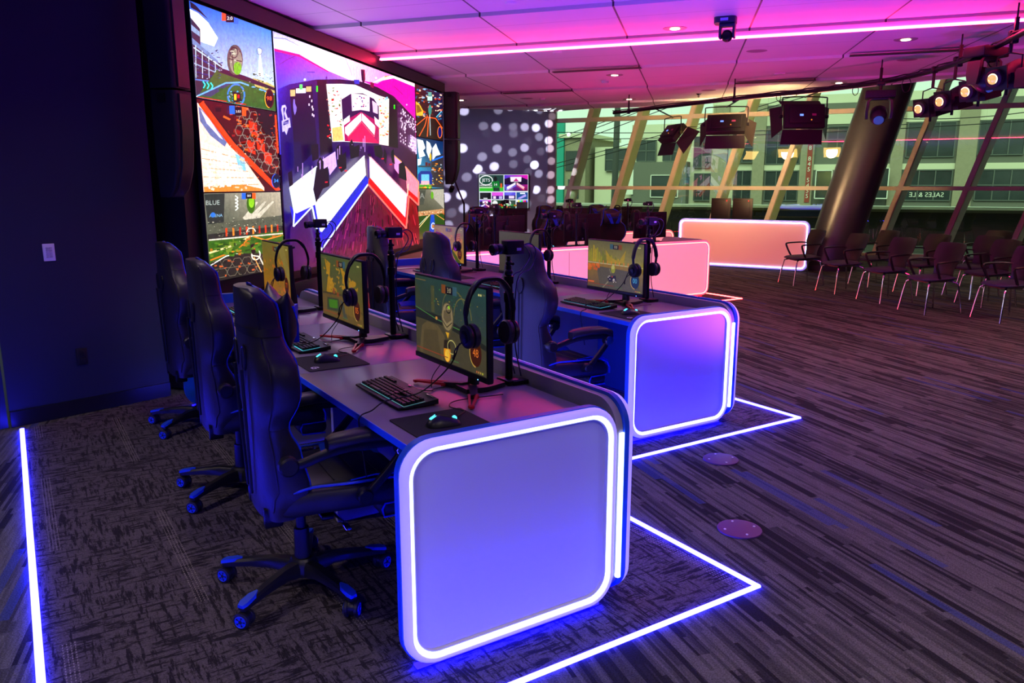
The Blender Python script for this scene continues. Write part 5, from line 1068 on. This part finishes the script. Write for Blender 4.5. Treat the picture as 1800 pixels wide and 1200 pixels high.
    for i in range(5):
        t = radians(72*i+18); d = Vector((cos(t), sin(t), 0)); n_ = Vector((-sin(t), cos(t), 0))
        mb = MB(); mb.loft([[d*r+n_*w*q[0]+Vector((0, 0, z+hh*q[1])) for q in ((-1, -1), (1, -1), (1, .4), (.6, 1), (-.6, 1), (-1, .4))] for r, w, z, hh in ((.045, .030, .095, .030), (.12, .026, .105, .022), (.22, .022, .098, .016), (.30, .021, .088, .013), (.345, .017, .080, .012))]); lg = part('leg', mb, M['plastic'], o)
        mb = MB(); mb.loft([[d*r+n_*w*q[0]+Vector((0, 0, z+.006*q[1])) for q in ((-1, -1), (1, -1), (.8, 1), (-.8, 1))] for r, w, z in ((.262, .004, .107), (.29, .020, .103), (.335, .022, .094), (.352, .014, .088))]); part('foot_pad', mb, M['blue'], lg, 'blue foot pad')
        c0 = d*.335+Vector((0, 0, .032)); ct = t+[.7, 2.1, -1.0, 1.3, .2][i]; ax = Vector((cos(ct), sin(ct), 0))
        mb = MB(); mb.cyl(c0+Vector((0, 0, .0)), c0+Vector((0, 0, .052)), .009, n=8); mb.lathe([(.028, -.012), (.030, 0), (.028, .012)], c0+Vector((0, 0, .004)), ax, 16); cst = part('caster', mb, M['plastic'], lg)
        for q in (-1, 1):
            cc = c0+ax*q*.019; mb = MB(); mb.lathe([(.026, -.009), (.032, -.005), (.032, .005), (.026, .009)], cc, ax, 24); part('wheel', mb, M['leather_side'], lg)
            mb = MB()
            for j in range(5):
                a = 2*pi*j/5; x_, y_ = mb.frame(ax); e = x_*cos(a)+y_*sin(a); f_ = x_*cos(a+.5)+y_*sin(a+.5); g_ = x_*cos(a-.5)+y_*sin(a-.5); b_ = cc+ax*q*.0095
                vs = mb.ring([b_+g_*.008, b_+f_*.008, b_+f_*.5*.036+e*.004, b_+g_*.5*.036+e*.004]); mb.face(vs)
            mb.tube([cc+ax*q*.0095+(x_*cos(2*pi*j/16)+y_*sin(2*pi*j/16))*.022 for j in range(16)], .0022, 5, closed=True); part('wheel_hub', mb, M['blue'], lg, 'blue wheel hub')
    up_ = list(o.children)
    if pillow:
        mb = MB(); secs = []
        for i in range(13):
            u_ = -1+2*i/12; w_ = .06*(1-abs(u_)**4)+.012; hh = .075+.035*abs(u_)**2; zc = 1.155+.02*abs(u_)**2-.0; x = u_*.165
            secs.append([(x+.0*q, -.125+w_*.75*cos(2*pi*q/12), zc+hh*(abs(sin(2*pi*q/12))**.7)*math.copysign(1, sin(2*pi*q/12))) for q in range(12)])
        mb.loft(secs); pl_ = part('head_pillow', mb, M['leather'], o, ang=70)
        for s in (-1, 1):
            mb = MB(); secs = []
            for f_ in (0, .5, 1):
                xa, xb, z = s*(.02+.075*f_), s*(.075+.080*f_), 1.075+.15*f_; py_ = lambda x_: -.125+.75*(.06*(1-min(1, abs(x_)/.168)**4)+.012)+.004; secs.append([(xa, py_(xa), z), (xb, py_(xb), z), (xb, py_(xb)-.02, z), (xa, py_(xa)-.02, z)])
            mb.loft(secs); part('pillow_stripe', mb, M['blue'], pl_, 'blue diagonal stripe')
        mb = MB(); flat_text(mb, 'PREDATOR', (0, -.068, 1.165), (-1, 0, 0), (0, 0, 1), .035); part('lettering', mb, M['blue'], pl_)
        mb = MB(); mb.loft([[bpt(.715+dz, 2*pi*k_/28, 1.0)*1.0+Vector((0, 0, 0)) for k_ in range(28)] for dz in (-.013, .013)], cap=False); bmesh.ops.scale(mb.bm, vec=(1.03, 1.03, 1), verts=mb.bm.verts, space=Matrix.Translation((0, .2, 0))); part('pillow_strap', mb, M['cable'], pl_)
    for ch_ in o.children:
        if ch_.name.split('.')[0] not in ('gas_lift', 'hub', 'leg'): ch_.location = (0, .085, -.04 if ch_.name.split('.')[0] in ('backrest', 'head_pillow') else -.005)
    return o
chairP = make_chair('gaming_chair', True)
def turn(deg): return RB+radians(deg)
gch = 'black gaming chairs with blue piping'
pf = [0]
def chair(p, rot, label):
    if not pf[0]: pf[0] = 1; chairP.location = p; chairP.rotation_euler = (0, 0, rot); chairP['label'] = label; chairP['group'] = gch; return chairP
    return dup(chairP, p, rot, label, gch)
chair(AB(2.95, .87), turn(-4), 'nearest black gaming chair, a pillow strapped to its headrest')
def chairn(p, rot, label): return dup(chairP, p, rot, label, gch, skip=('head_pillow',))
chairn(AB(4.15, .92), turn(-3), 'black gaming chair second in the row along the nearest desk')
chairn(AB(5.50, .98), turn(1), 'black gaming chair farthest along the nearest desk, by the navy wall')
chairn(AB(4.15, 2.86), turn(-2), 'black gaming chair at the second desk, just behind the nearest monitor')
chairn(AB(5.55, 2.95), turn(-2), 'black gaming chair in the middle of the second desk')
chairn(AB(6.60, 2.90), turn(-6), 'black gaming chair at the wall end of the second desk')
for k_, (b, da) in enumerate(((7.75, 0), (6.72, 4), (5.45, 8))): chair(AB(YM-2.95+[0, .0, .05][k_], b), RR+radians(da), 'gaming chair with blue-striped head pillow %s' % ['facing out at the right of the pink-fronted desk', 'facing out in the middle of the pink-fronted desk', 'facing out at the left of the pink-fronted desk'][k_])
for k_, (b, da) in enumerate(((9.2, -10), (8.05, 6), (6.7, 10))): chair(AB(YM-.80, b), RR+radians(da), 'distant gaming chair %s of the farthest desk' % ['at the right', 'in the middle', 'at the left'][k_])

# ---------------------------------------------------------------- audience chair
def perf():
    k = NT('perforated_shell'); k.b.inputs['Base Color'].default_value = (*lin((27, 20, 22)), 1); k.b.inputs['Roughness'].default_value = .45
    tc = k.n('TexCoord'); sp = k.n('SeparateXYZ'); k.l(tc.outputs['Object'], sp.inputs[0]); x, z = sp.outputs[0], sp.outputs[2]
    a = k.math('SUBTRACT', k.math('FRACT', k.math('MULTIPLY', k.math('ADD', x, k.math('MULTIPLY', z, .6)), 62)), .5); b = k.math('SUBTRACT', k.math('FRACT', k.math('MULTIPLY', k.math('SUBTRACT', z, k.math('MULTIPLY', x, .6)), 62)), .5)
    r = k.math('SQRT', k.math('ADD', k.math('MULTIPLY', a, a), k.math('MULTIPLY', b, b))); hole = k.math('LESS_THAN', r, .24)
    inx = k.math('LESS_THAN', k.math('ABSOLUTE', x), .15); inz = k.math('MULTIPLY', k.math('GREATER_THAN', z, .56), k.math('LESS_THAN', z, .85))
    k.l(k.math('SUBTRACT', 1, k.math('MULTIPLY', hole, k.math('MULTIPLY', inx, inz))), k.b.inputs['Alpha']); return k.m
SH = perf(); SHP = mat('arm_brown_black', (30, 23, 25), .35)
def make_aud():
    o = thing('audience_chair', 'chair', 'chair')
    mb = MB(); secs = []
    for i in range(13):
        u_ = i/12; z = .46+.43*u_; w = interp([(0, .175), (.25, .17), (.42, .20), (.58, .245), (.80, .25), (.95, .24), (1, .225)], u_); y0 = -.20-.02*u_-.09*u_**2
        P = [(x_*w, y0+.055*abs(x_)**2+(.0 if s_ else -.007), z-.01*abs(x_)) for s_, rg in ((1, range(9)), (0, range(8, -1, -1))) for x_ in [-1+2*j/8 for j in rg]]; secs.append(P)
    mb.loft(secs); part('backrest', mb, SH, o, ang=60)
    mb = MB(); secs = []
    for i in range(9):
        u_ = i/8; y = -.22+.46*u_; w = interp([(0, .19), (.2, .225), (.7, .245), (.92, .225), (1, .17)], u_); zc = .455-.02*u_*u_; t_ = .028 if 0 < i < 8 else .012
        secs.append([(w*math.copysign(abs(cos(a))**.6, cos(a)), y, zc+t_*sin(a)) for a in [2*pi*j/20 for j in range(20)]])
    mb.loft(secs); part('seat', mb, M['fabric'], o, ang=70)
    mb = MB(); mb.loft([[(x_*w, y_, z) for x_, y_ in ((-1, -.17), (1, -.17), (1, .17), (-1, .17))] for z, w in ((.395, .10), (.432, .20))]); part('seat_pan', mb, SHP, o)
    for s in (-1, 1):
        mb = MB(); P = smooth([(s*.20, -.205, .66), (s*.245, -.13, .672), (s*.268, .02, .668), (s*.265, .13, .660), (s*.255, .165, .64), (s*.245, .13, .55), (s*.232, .08, .455)], 4)
        mb.loft([[p+Vector((q[0]*.017, 0, 0))+Vector((0, -d.z, d.y))*q[1]*.014 for q in ((-1, 0), (-.7, -.8), (.7, -.8), (1, 0), (.7, .8), (-.7, .8))] for p, d in [(P[i], (P[min(i+1, len(P)-1)]-P[max(i-1, 0)]).normalized()) for i in range(len(P))]]); part('armrest', mb, SHP, o)
        for f_ in (-1, 1): mb = MB(); mb.tube(smooth([(s*.12, f_*.12, .41), (s*.19, f_*.19, .395), (s*.215, f_*.215, .34), (s*.25, f_*.262, .003)], 4), .0115, 8); part('leg', mb, M['chrome'], o, 'chrome leg')
    return o
aud = make_aud(); g_ = 'dark perforated chairs for the audience'; fc = (math.atan2(-.37, -.93))-pi/2
AU = [(1.90, 13.62, 0, 'leftmost audience chair, in front of the end of the salmon desk'), (2.36, 12.70, 2, 'second audience chair from the left in the front row'), (2.79, 11.85, 4, 'third audience chair from the left in the front row'), (3.12, 10.92, 2, 'fourth audience chair in the front row, second nearest the camera'), (3.84, 10.45, -2, 'nearest audience chair at the right edge of the view'),
      (3.02, 13.70, 3, 'back row audience chair right of the column foot'), (3.50, 12.80, 4, 'back row audience chair behind the gap of the third and fourth'), (4.75, 14.0, 8, 'farthest audience chair at the right, a row behind the others'), (4.12, 12.55, 6, 'audience chair tucked behind, third back from the right edge'), (4.05, 11.75, 0, 'audience chair directly behind the nearest right-hand one'), (5.35, 13.9, 0, 'audience chair partly cut by the right edge, at the back')]
for i, (x, y, da, lb) in enumerate(AU):
    r_ = fc+radians(da)
    if i == 0: aud.location = (x, y, 0); aud.rotation_euler = (0, 0, r_); aud['label'] = lb; aud['group'] = g_
    else: dup(aud, (x, y, 0), r_, lb, g_)
# ---------------------------------------------------------------- lighting bar and its lamps
PZ = 2.86
pp = smooth([(-1.30, 14.40, PZ), (-1.16, 14.26, PZ), (.68, 12.42, PZ), (1.66, 11.60, PZ), (2.32, 10.80, PZ), (2.62, 9.9, PZ), (2.72, 8.7, PZ), (2.66, 7.35, PZ), (2.55, 6.2, PZ)], 8)
o = thing('lighting_bar', 'long curved black pipe hung from the ceiling along the windows', 'pipe', (0, 0, 0))
mb = MB(); mb.tube(pp, .026, 12); part('pipe', mb, M['metal'], o)
mb = MB(); mb.tube([p+Vector((.02*sin(i*2.1), .01, .035+.006*sin(i*1.7))) for i, p in enumerate(pp)], .009, 6); part('power_cable', mb, M['cable'], o)
for x, y in ((-1.05, 14.14), (.62, 12.49), (2.28, 10.86), (2.7, 9.3), (2.71, 7.9)):
    mb = MB(); mb.box((x, y, PZ), (.05, .05, .09), bev=.005); mb.cyl((x, y, PZ+.03), (x, y, HC+.03), .008, n=8); mb.box((x, y, PZ+.10), (.03, .03, .14)); part('hanger', mb, M['metal'], o)
for x, y, z, r in ((2.05, 11.15, 2.80, .05), (2.47, 10.4, 2.77, .07), (1.2, 12.0, 2.82, .04), (2.75, 8.5, 2.77, .06)): mb = MB(); mb.tube([(x+r*cos(2*pi*i/16)*.8, y+r*cos(2*pi*i/16)*.4, z+r*1.2*sin(2*pi*i/16)) for i in range(16)], .005, 5, closed=True); part('cable_loop', mb, M['cable'], o)
def on_pipe(x, y): return min(pp, key=lambda p: (p.x-x)**2+(p.y-y)**2)
def soft_panel(label, c, hang, yaw, tilt, w=.56, h=.34, power=40):
    c = Vector(c); o = thing('panel_light', label, 'stage light', c, yaw, 'soft panel lights with barn doors on the bar')
    R_ = Matrix.Rotation(tilt, 4, 'X')   # local +y is the beam direction
    def tf(mb): bmesh.ops.transform(mb.bm, matrix=R_, verts=mb.bm.verts); return mb
    mb = MB(); mb.box((0, 0, 0), (w, .10, h), bev=.012); mb.box((0, -.06, .01), (w*.8, .05, h*.72), bev=.01); hs = part('housing', tf(mb), M['matte'], o)
    mb = MB(); mb.box((-.06, -.086, .0), (.05, .003, .028)); part('display', tf(mb), mat('fixture_display', (60, 90, 190), .3, emit=(.15, .3, 1), es=1.6), hs)
    mb = MB(); mb.box((.12, -.086, .005), (.06, .003, .03)); part('sticker', tf(mb), mat('fixture_sticker', (170, 70, 120), .6), hs)
    mb = MB(); mb.sphere((.08, -.088, -.07), .010, 6); part('connector', tf(mb), mat('fixture_orange', (225, 110, 30), .4, emit=(1, .4, .05), es=.6), hs)
    mb = MB(); mb.box((0, .052, 0), (w-.05, .004, h-.05)); part('light_face', tf(mb), M['panel_led'], o)
    for nm, a, b, c_, d in (('bottom', (-w/2, .055, -h/2), (w/2, .055, -h/2), (w/2*1.05, .13, -h/2-.20), (-w/2*1.05, .13, -h/2-.20)), ('top', (-w/2, .055, h/2), (w/2, .055, h/2), (w/2*1.05, .20, h/2+.12), (-w/2*1.05, .20, h/2+.12)), ('side', (w/2, .055, -h/2), (w/2, .055, h/2), (w/2+.16, .22, h/2+.02), (w/2+.12, .24, -h/2-.10)), ('side', (-w/2, .055, -h/2), (-w/2, .055, h/2), (-w/2-.13, .24, h/2+.02), (-w/2-.10, .24, -h/2-.08))):
        mb = MB(); n_ = (Vector(b)-Vector(a)).cross(Vector(d)-Vector(a)).normalized()*.002; P = [Vector(q) for q in (a, b, c_, d)]; mb.loft([[q-n_ for q in P], [q+n_ for q in P]]); part('barn_door', tf(mb), mat('barn_door_black', (22, 15, 15), .5), o)
    pb = lamp('panel_beam', 'AREA', R_ @ Vector((0, .075, 0)), 60, (1, .66, .26), .34, None, R_ @ Vector((0, .075, 0))+Vector((0, 1, .04)), parent=o); pb.data.spread = radians(75)
    hp = Vector(hang)-c; hp = Vector((hp.x*cos(-yaw)-hp.y*sin(-yaw), hp.x*sin(-yaw)+hp.y*cos(-yaw), hp.z)); zt = max(h/2+.10, hp.z-.09)
    mb = MB(); mb.tube(smooth([(-w/2-.03, 0, -.02), (-w/2-.03, 0, zt-.05), (-w/2+.03, 0, zt), (w/2-.03, 0, zt), (w/2+.03, 0, zt-.05), (w/2+.03, 0, -.02)], 3), .010, 6); mb.tube([(0, 0, zt), hp], .012, 8)
    for s in (-1, 1): mb.lathe([(.028, -.02), (.028, .02)], (s*(w/2+.04), 0, 0), (1, 0, 0), 10)
    part('yoke', mb, M['metal'], o)
    return o
soft_panel('smallest-looking panel light, turned sideways at the left end of the bar', (-.30, 14.35, 2.49), on_pipe(-.5, 13.6)+Vector((0, 0, -.02)), radians(-62), radians(-38))
soft_panel('middle panel light with a lit strip under its reddish barn door', (.56, 13.40, 2.56), on_pipe(.68, 12.4)+Vector((0, 0, -.02)), radians(-6), radians(-34), .60)
soft_panel('right panel light hanging level and square to the camera', (1.60, 12.35, 2.58), on_pipe(1.66, 11.6)+Vector((0, 0, -.02)), radians(12), radians(-12), .58)
def moving_head(label, c, yaw, up=.30):
    o = thing('moving_head_light', label, 'stage light', c, yaw, 'moving head lights')
    mb = MB(); mb.box((0, 0, .20), (.34, .22, .09), bev=.012); part('base_box', mb, M['matte'], o)
    mb = MB(); mb.cyl((0, 0, .24), (0, 0, up+.05), .02, n=10); mb.box((0, 0, up), (.09, .06, .05), bev=.005); part('clamp', mb, M['metal'], o)
    mb = MB()
    for s in (-1, 1): mb.loft([[(s*(x+dx), y, z) for dx, y in ((0, -.05*k_), (.03, -.05*k_), (.03, .05*k_), (0, .05*k_))] for x, z, k_ in ((.07, .155, 1.2), (.115, .12, 1.3), (.125, .0, 1.3), (.12, -.09, .9))])
    mb.box((0, 0, .15), (.2, .12, .03), bev=.01); part('yoke', mb, M['plastic'], o)
    mb = MB(); mb.lathe([(.07, -.10), (.095, -.06), (.10, .04), (.085, .10), (.07, .12)], (0, 0, -.04), (0, -1, -.75), 24); hd = part('head', mb, M['plastic'], o)
    mb = MB(); mb.lathe([(.060, .0), (.058, .012), (.03, .022)], Vector((0, 0, -.04))+Vector((0, -1, -.75)).normalized()*.115, (0, -1, -.75), 24); part('lens', mb, mat('blue_lens', (40, 60, 130), .08, emit=(.1, .2, .9), es=.25, coat=1), hd)
    return o
moving_head('large dark moving head light hanging in front of the column top', (2.26, 10.72, 2.50), radians(-8), .33)
moving_head('second moving head light, higher up near the right edge', (2.66, 8.42, 2.62), radians(35), .22)
def profile(label, c, d, up, power):
    c = Vector(c); o = thing('profile_spotlight', label, 'stage light', c, 0, 'profile spotlights on the bar'); d = Vector(d).normalized()
    mb = MB(); mb.lathe([(.060, .02), (.075, .01), (.075, -.06), (.068, -.065), (.072, -.20), (.10, -.24), (.115, -.34), (.10, -.46), (.05, -.50)], (0, 0, 0), d, 24); bd = part('barrel', mb, M['matte'], o)
    x_, y_ = MB().frame(d)
    mb = MB(); mb.loft([[d*dd+x_*q[0]*.098+y_*q[1]*.098 for q in ((-1, -1), (1, -1), (1, 1), (-1, 1))] for dd in (-.045, -.03)]); mb.loft([[-d*.2+d*dd+x_*q[0]*.10+Vector((0, 0, -.05))+y_*q[1]*.07 for q in ((-1, -1), (1, -1), (1, 1), (-1, 1))] for dd in (-.18, .06)]); part('gel_frame', mb, M['metal'], bd)
    mb = MB(); mb.lathe([(.052, 0), (.056, .008), (.044, .016), (.02, .020)], d*.006, d, 24); part('lens', mb, mat('amber_lens', (120, 80, 30), .05, emit=(1, .62, .22), es=.9, coat=1), bd)
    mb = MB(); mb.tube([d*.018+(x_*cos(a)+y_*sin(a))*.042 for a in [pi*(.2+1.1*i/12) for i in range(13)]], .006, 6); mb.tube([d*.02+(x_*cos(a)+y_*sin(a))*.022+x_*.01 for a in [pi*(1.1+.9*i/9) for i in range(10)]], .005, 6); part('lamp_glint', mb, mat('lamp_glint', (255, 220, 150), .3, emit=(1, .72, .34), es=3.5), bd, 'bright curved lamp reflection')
    mb = MB(); s_ = -d*.19; mb.tube([s_+x_*.115-Vector((0, 0, .0)), s_+x_*.115+Vector((0, 0, .16)), s_+Vector((0, 0, .19)), s_-x_*.115+Vector((0, 0, .16)), s_-x_*.115], .008, 6); mb.cyl(s_+Vector((0, 0, .19)), s_+Vector((0, 0, up)), .016, n=10); mb.box(tuple(s_+Vector((0, 0, up))), (.06, .06, .07), bev=.006); mb.cyl(s_+Vector((.02, .05, -.09)), s_+Vector((.02, .05, -.17)), .015, n=8); part('yoke', mb, M['metal'], o)
    return o
dirs = (-.75, -.58, -.22)
for i, (px, nm) in enumerate((((2.47, 9.75, 2.44), 'first'), ((2.55, 9.28, 2.47), 'second'), ((2.60, 8.66, 2.50), 'third'), ((2.62, 8.02, 2.54), 'fourth'))):
    profile('%s spotlight from the left in the row on the bar, its lamp glowing amber' % nm, px, dirs, .38 if i < 2 else .34, 0)
mb = MB(); mb.box((2.95, 7.72, 2.52), (.34, .42, .17), rot=(0, 0, .3), bev=.02); mb.cyl((2.83, 7.66, 2.6), (2.76, 7.66, 2.86), .015, n=8); tag(part('dimmer_box', mb, M['matte']), 'black box hanging at the right end of the spotlight row', 'box')

# ---------------------------------------------------------------- ceiling fittings
def hz(x, y): 
    s = y+.137*x; i = max(k for k in range(len(seams)) if seams[k] <= s); return HC+.035*min(1, (s-seams[i])/(seams[i+1]-seams[i]))
def downlight(x, y, lb):
    z = hz(x, y); o = thing('downlight', lb, 'ceiling light', (x, y, z), 0, 'round recessed ceiling lights')
    mb = MB(); mb.lathe([(.045, -.004), (.115, -.006), (.12, 0)], (0, 0, 0), n=28); part('trim_ring', mb, mat('ring_lilac', (150, 130, 140), .4), o)
    mb = MB(); mb.lathe([(.048, -.010), (.046, -.003)], (0, 0, 0), n=20); part('lamp', mb, M['warm'], o)
    lamp('downlight_beam', 'SPOT', (0, 0, -.02), 14, (1, .74, .45), .04, 95, None, .8, o)
downlight(-.19, 8.42, 'ceiling downlight just beside the pink strip, near the ceiling camera'); downlight(-1.07, 11.56, 'ceiling downlight in the middle, beyond the pink strip'); downlight(-1.11, 15.0, 'far ceiling downlight above the left window edge'); downlight(2.21, 9.51, 'ceiling downlight at the right, above the bar'); downlight(-4.12, 14.33, 'far left ceiling downlight beside the right loudspeakers'); downlight(2.17, 13.12, 'ceiling downlight close to the column top')
downlight(3.2, 5.2, 'downlight over the open carpet'); downlight(-.2, 4.2, 'downlight above the second desk')
def disc(name, lb, cat, x, y, prof, m, g=None):
    mb = MB(); mb.lathe(prof, (0, 0, 0), n=28); o = part(name, mb, m); return tag(o, lb, cat, g, (x, y, hz(x, y)))
spg = mat('speaker_grille', (150, 130, 145), .6)
for x, y, lb in ((.72, 9.97, 'round ceiling speaker grille right of the ceiling camera'), (2.58, 10.95, 'round ceiling speaker grille under the right downlight'), (.27, 13.75, 'round ceiling speaker grille above the panel lights'), (-2.9, 14.35, 'far round ceiling speaker grille')): disc('ceiling_speaker', lb, 'speaker', x, y, [(.11, -.003), (.12, 0)], spg, 'ceiling speakers')
for x, y, lb in ((-1.55, 6.98, 'small white ceiling disc nearest the camera'), (-1.55, 9.47, 'small white ceiling disc beyond the pink strip')): disc('sensor', lb, 'sensor', x, y, [(.045, -.01), (.055, 0)], M['white'], 'ceiling sensors')
for x, y, lb in ((-1.27, 12.22, 'white smoke detector in the middle of the ceiling'), (-2.61, 14.37, 'white smoke detector toward the wall of dots')): disc('smoke_detector', lb, 'smoke detector', x, y, [(.03, -.045), (.05, -.04), (.055, -.012), (.075, 0)], M['white'], 'smoke detectors')
disc('sprinkler', 'small sprinkler head above the left panel lights', 'sprinkler', .12, 14.3, [(.012, -.06), (.02, -.05), (.012, -.03), (.05, 0)], M['chrome']); 
mb = MB(); mb.box((0, 0, -.008), (.14, .07, .016), bev=.004); tag(part('exit_sensor', mb, M['white']), 'small flat white sensor on the pink ceiling', 'sensor', None, (1.19, 11.94, hz(1.19, 11.94)))
# pan-tilt camera on the ceiling
o = thing('ceiling_camera', 'dark blue pan-tilt camera hanging from the ceiling beside the pink strip', 'camera', (.30, 7.95, hz(.30, 7.95)), radians(-10))
navy = mat('camera_navy', (30, 38, 70), .35)
mb = MB(); mb.prism(rr(-.12, -.09, .08, .09, .05, 6), (0, 0, -.055), (1, 0, 0), (0, 1, 0), (0, 0, .055)); part('base', mb, navy, o)
mb = MB(); [mb.box((s*.062, 0, -.12), (.024, .09, .14), bev=.01) for s in (-1, 1)]; mb.box((0, 0, -.07), (.14, .1, .03), bev=.008); part('yoke', mb, navy, o)
mb = MB(); mb.sphere((0, 0, -.165), (.052, .062, .055), 10); hd = part('head', mb, M['plastic'], o); mb = MB(); mb.lathe([(.038, 0), (.036, .018), (.02, .022)], (0, -.045, -.17), (0, -1, -.1), 20); part('lens', mb, M['metal'], hd)
mb = MB(); mb.box((-.02, -.0915, -.03), (.07, .003, .025)); part('label_plate', mb, mat('plate_blue_white', (150, 165, 235), .5), o)
# floor boxes
for a, b, lb in ((3.077, 3.451, 'round purple floor box nearer the second desk'), (2.35, 2.792, 'round purple floor box nearest the camera')):
    o = thing('floor_box', lb, 'floor box', AB(a, b, .002), 0, 'round floor boxes'); mb = MB(); mb.lathe([(.105, 0), (.103, .006), (.09, .008)], n=36); part('lid', mb, mat('floor_box_lid', (78, 40, 92), .5, metal=.2), o)
    for i in range(4): mb = MB(); mb.lathe([(.006, 0), (.006, .003)], (.075*cos(i*pi/2+.4), .075*sin(i*pi/2+.4), .008), n=8); part('screw', mb, M['white'], o)
# ---------------------------------------------------------------- things near the wall of dots
o = thing('equipment_rack', 'tall dark rack full of lit switches left of the television', 'rack', (-4.95, 14.5, 0), radians(-15)); mb = MB(); mb.box((0, 0, .72), (.62, .6, 1.44), bev=.01); part('cabinet', mb, M['matte'], o)
rk = random.Random(5)
for r in range(4):
    for c in range(4): mb = MB(); mb.box((-.21+.14*c, -.303, 1.36-.13*r), (.12, .01, .10), bev=.004); part('module', mb, mat(['rack_green', 'rack_blue'][r == 0], [(80, 96, 70), (50, 60, 130)][r == 0], .4, emit=[(.3, .36, .2), (.1, .15, .6)][r == 0], es=.25), o)
o = thing('boom_microphone_arm', 'jointed black microphone arm standing up in front of the wall of dots', 'microphone', (-3.96, 13.9, .77)); mb = MB(); mb.cyl((0, 0, 0), (-.0, 0, .52), .018, n=8); mb.cyl((0, 0, .50), (-.20, 0, .98), .016, n=8); mb.box((-.2, 0, 1.0), (.08, .05, .05), bev=.01); part('arm', mb, M['metal'], o); mb = MB(); mb.cyl((-.2, 0, .98), (-.22, -.05, .80), .012, n=8); mb.lathe([(.03, -.06), (.045, -.04), (.045, .06), (.03, .08)], (-.22, -.05, .76), (.3, -.4, .4), 16); part('microphone', mb, M['plastic'], o)
mb = MB(); mb.box((0, 0, .375), (.5, .4, .75), bev=.01); tag(part('side_cabinet', mb, M['matte']), 'low black cabinet under the microphone arm', 'cabinet', None, (-3.96, 13.9, 0))
# two screens seen from behind on the presenters' desk
for i, (t, lb) in enumerate(((.72, 'left of the two dark red-lit monitors on the salmon desk'), (1.16, 'right of the two dark red-lit monitors on the salmon desk'))):
    p = A_ = Vector((-.14, 16.45, 0))+dd*t+Vector((-dd.y, dd.x, 0))*.42; o = thing('presenter_monitor', lb, 'monitor', p+Vector((0, 0, .776)), math.atan2(dd.y, dd.x), 'monitors on the salmon desk')
    mb = MB(); mb.box((0, 0, .34), (.40, .03, .46), bev=.008); mb.box((0, -.02, .36), (.30, .02, .30), bev=.006); part('housing', mb, mat('burgundy_black', (20, 5, 10), .5), o)
    mb = MB(); mb.box((0, .02, .008), (.22, .16, .016), bev=.004); mb.box((0, .02, .09), (.05, .03, .17)); part('stand', mb, M['metal'], o); mb = MB(); mb.sphere((.12, -.032, .52), .012, 6); part('badge', mb, mat('red_badge', (220, 30, 40), .4, emit=(1, .05, .05), es=.8), o)

# projected dots: a pattern spotlight above the bar
g = lamp('pattern_projector_beam', 'SPOT', (-2.2, 15.0, 2.75), 9000, (.85, .92, 1), .012, 44, (-4.7, 20.3, 2.25), .5)
gd = g.data; gd.use_nodes = True; nt = gd.node_tree; em = nt.nodes['Emission']; tc = nt.nodes.new('ShaderNodeTexCoord'); mp = nt.nodes.new('ShaderNodeMapping')
sx = nt.nodes.new('ShaderNodeSeparateXYZ'); nt.links.new(tc.outputs['Normal'], sx.inputs[0])
def nm(op, a, b=None):
    n = nt.nodes.new('ShaderNodeMath'); n.operation = op
    for i, v in enumerate((a, b)):
        if v is None: continue
        if isinstance(v, (int, float)): n.inputs[i].default_value = v
        else: nt.links.new(v, n.inputs[i])
    return n.outputs[0]
u_, v_ = nm('DIVIDE', sx.outputs[0], sx.outputs[2]), nm('DIVIDE', sx.outputs[1], sx.outputs[2]); cb = nt.nodes.new('ShaderNodeCombineXYZ'); nt.links.new(u_, cb.inputs[0]); nt.links.new(v_, cb.inputs[1])
vo = nt.nodes.new('ShaderNodeTexVoronoi'); vo.voronoi_dimensions = '2D'; vo.inputs['Scale'].default_value = 17; vo.inputs['Randomness'].default_value = .75; nt.links.new(cb.outputs[0], vo.inputs['Vector'])
mr = nt.nodes.new('ShaderNodeMapRange'); mr.inputs[1].default_value = .36; mr.inputs[2].default_value = .25; nt.links.new(vo.outputs['Distance'], mr.inputs[0])
sc_ = nt.nodes.new('ShaderNodeSeparateColor'); nt.links.new(vo.outputs['Color'], sc_.inputs[0]); k_ = nm('POWER', sc_.outputs[0], 3)
nt.links.new(nm('MULTIPLY', mr.outputs[0], k_), em.inputs['Strength'])
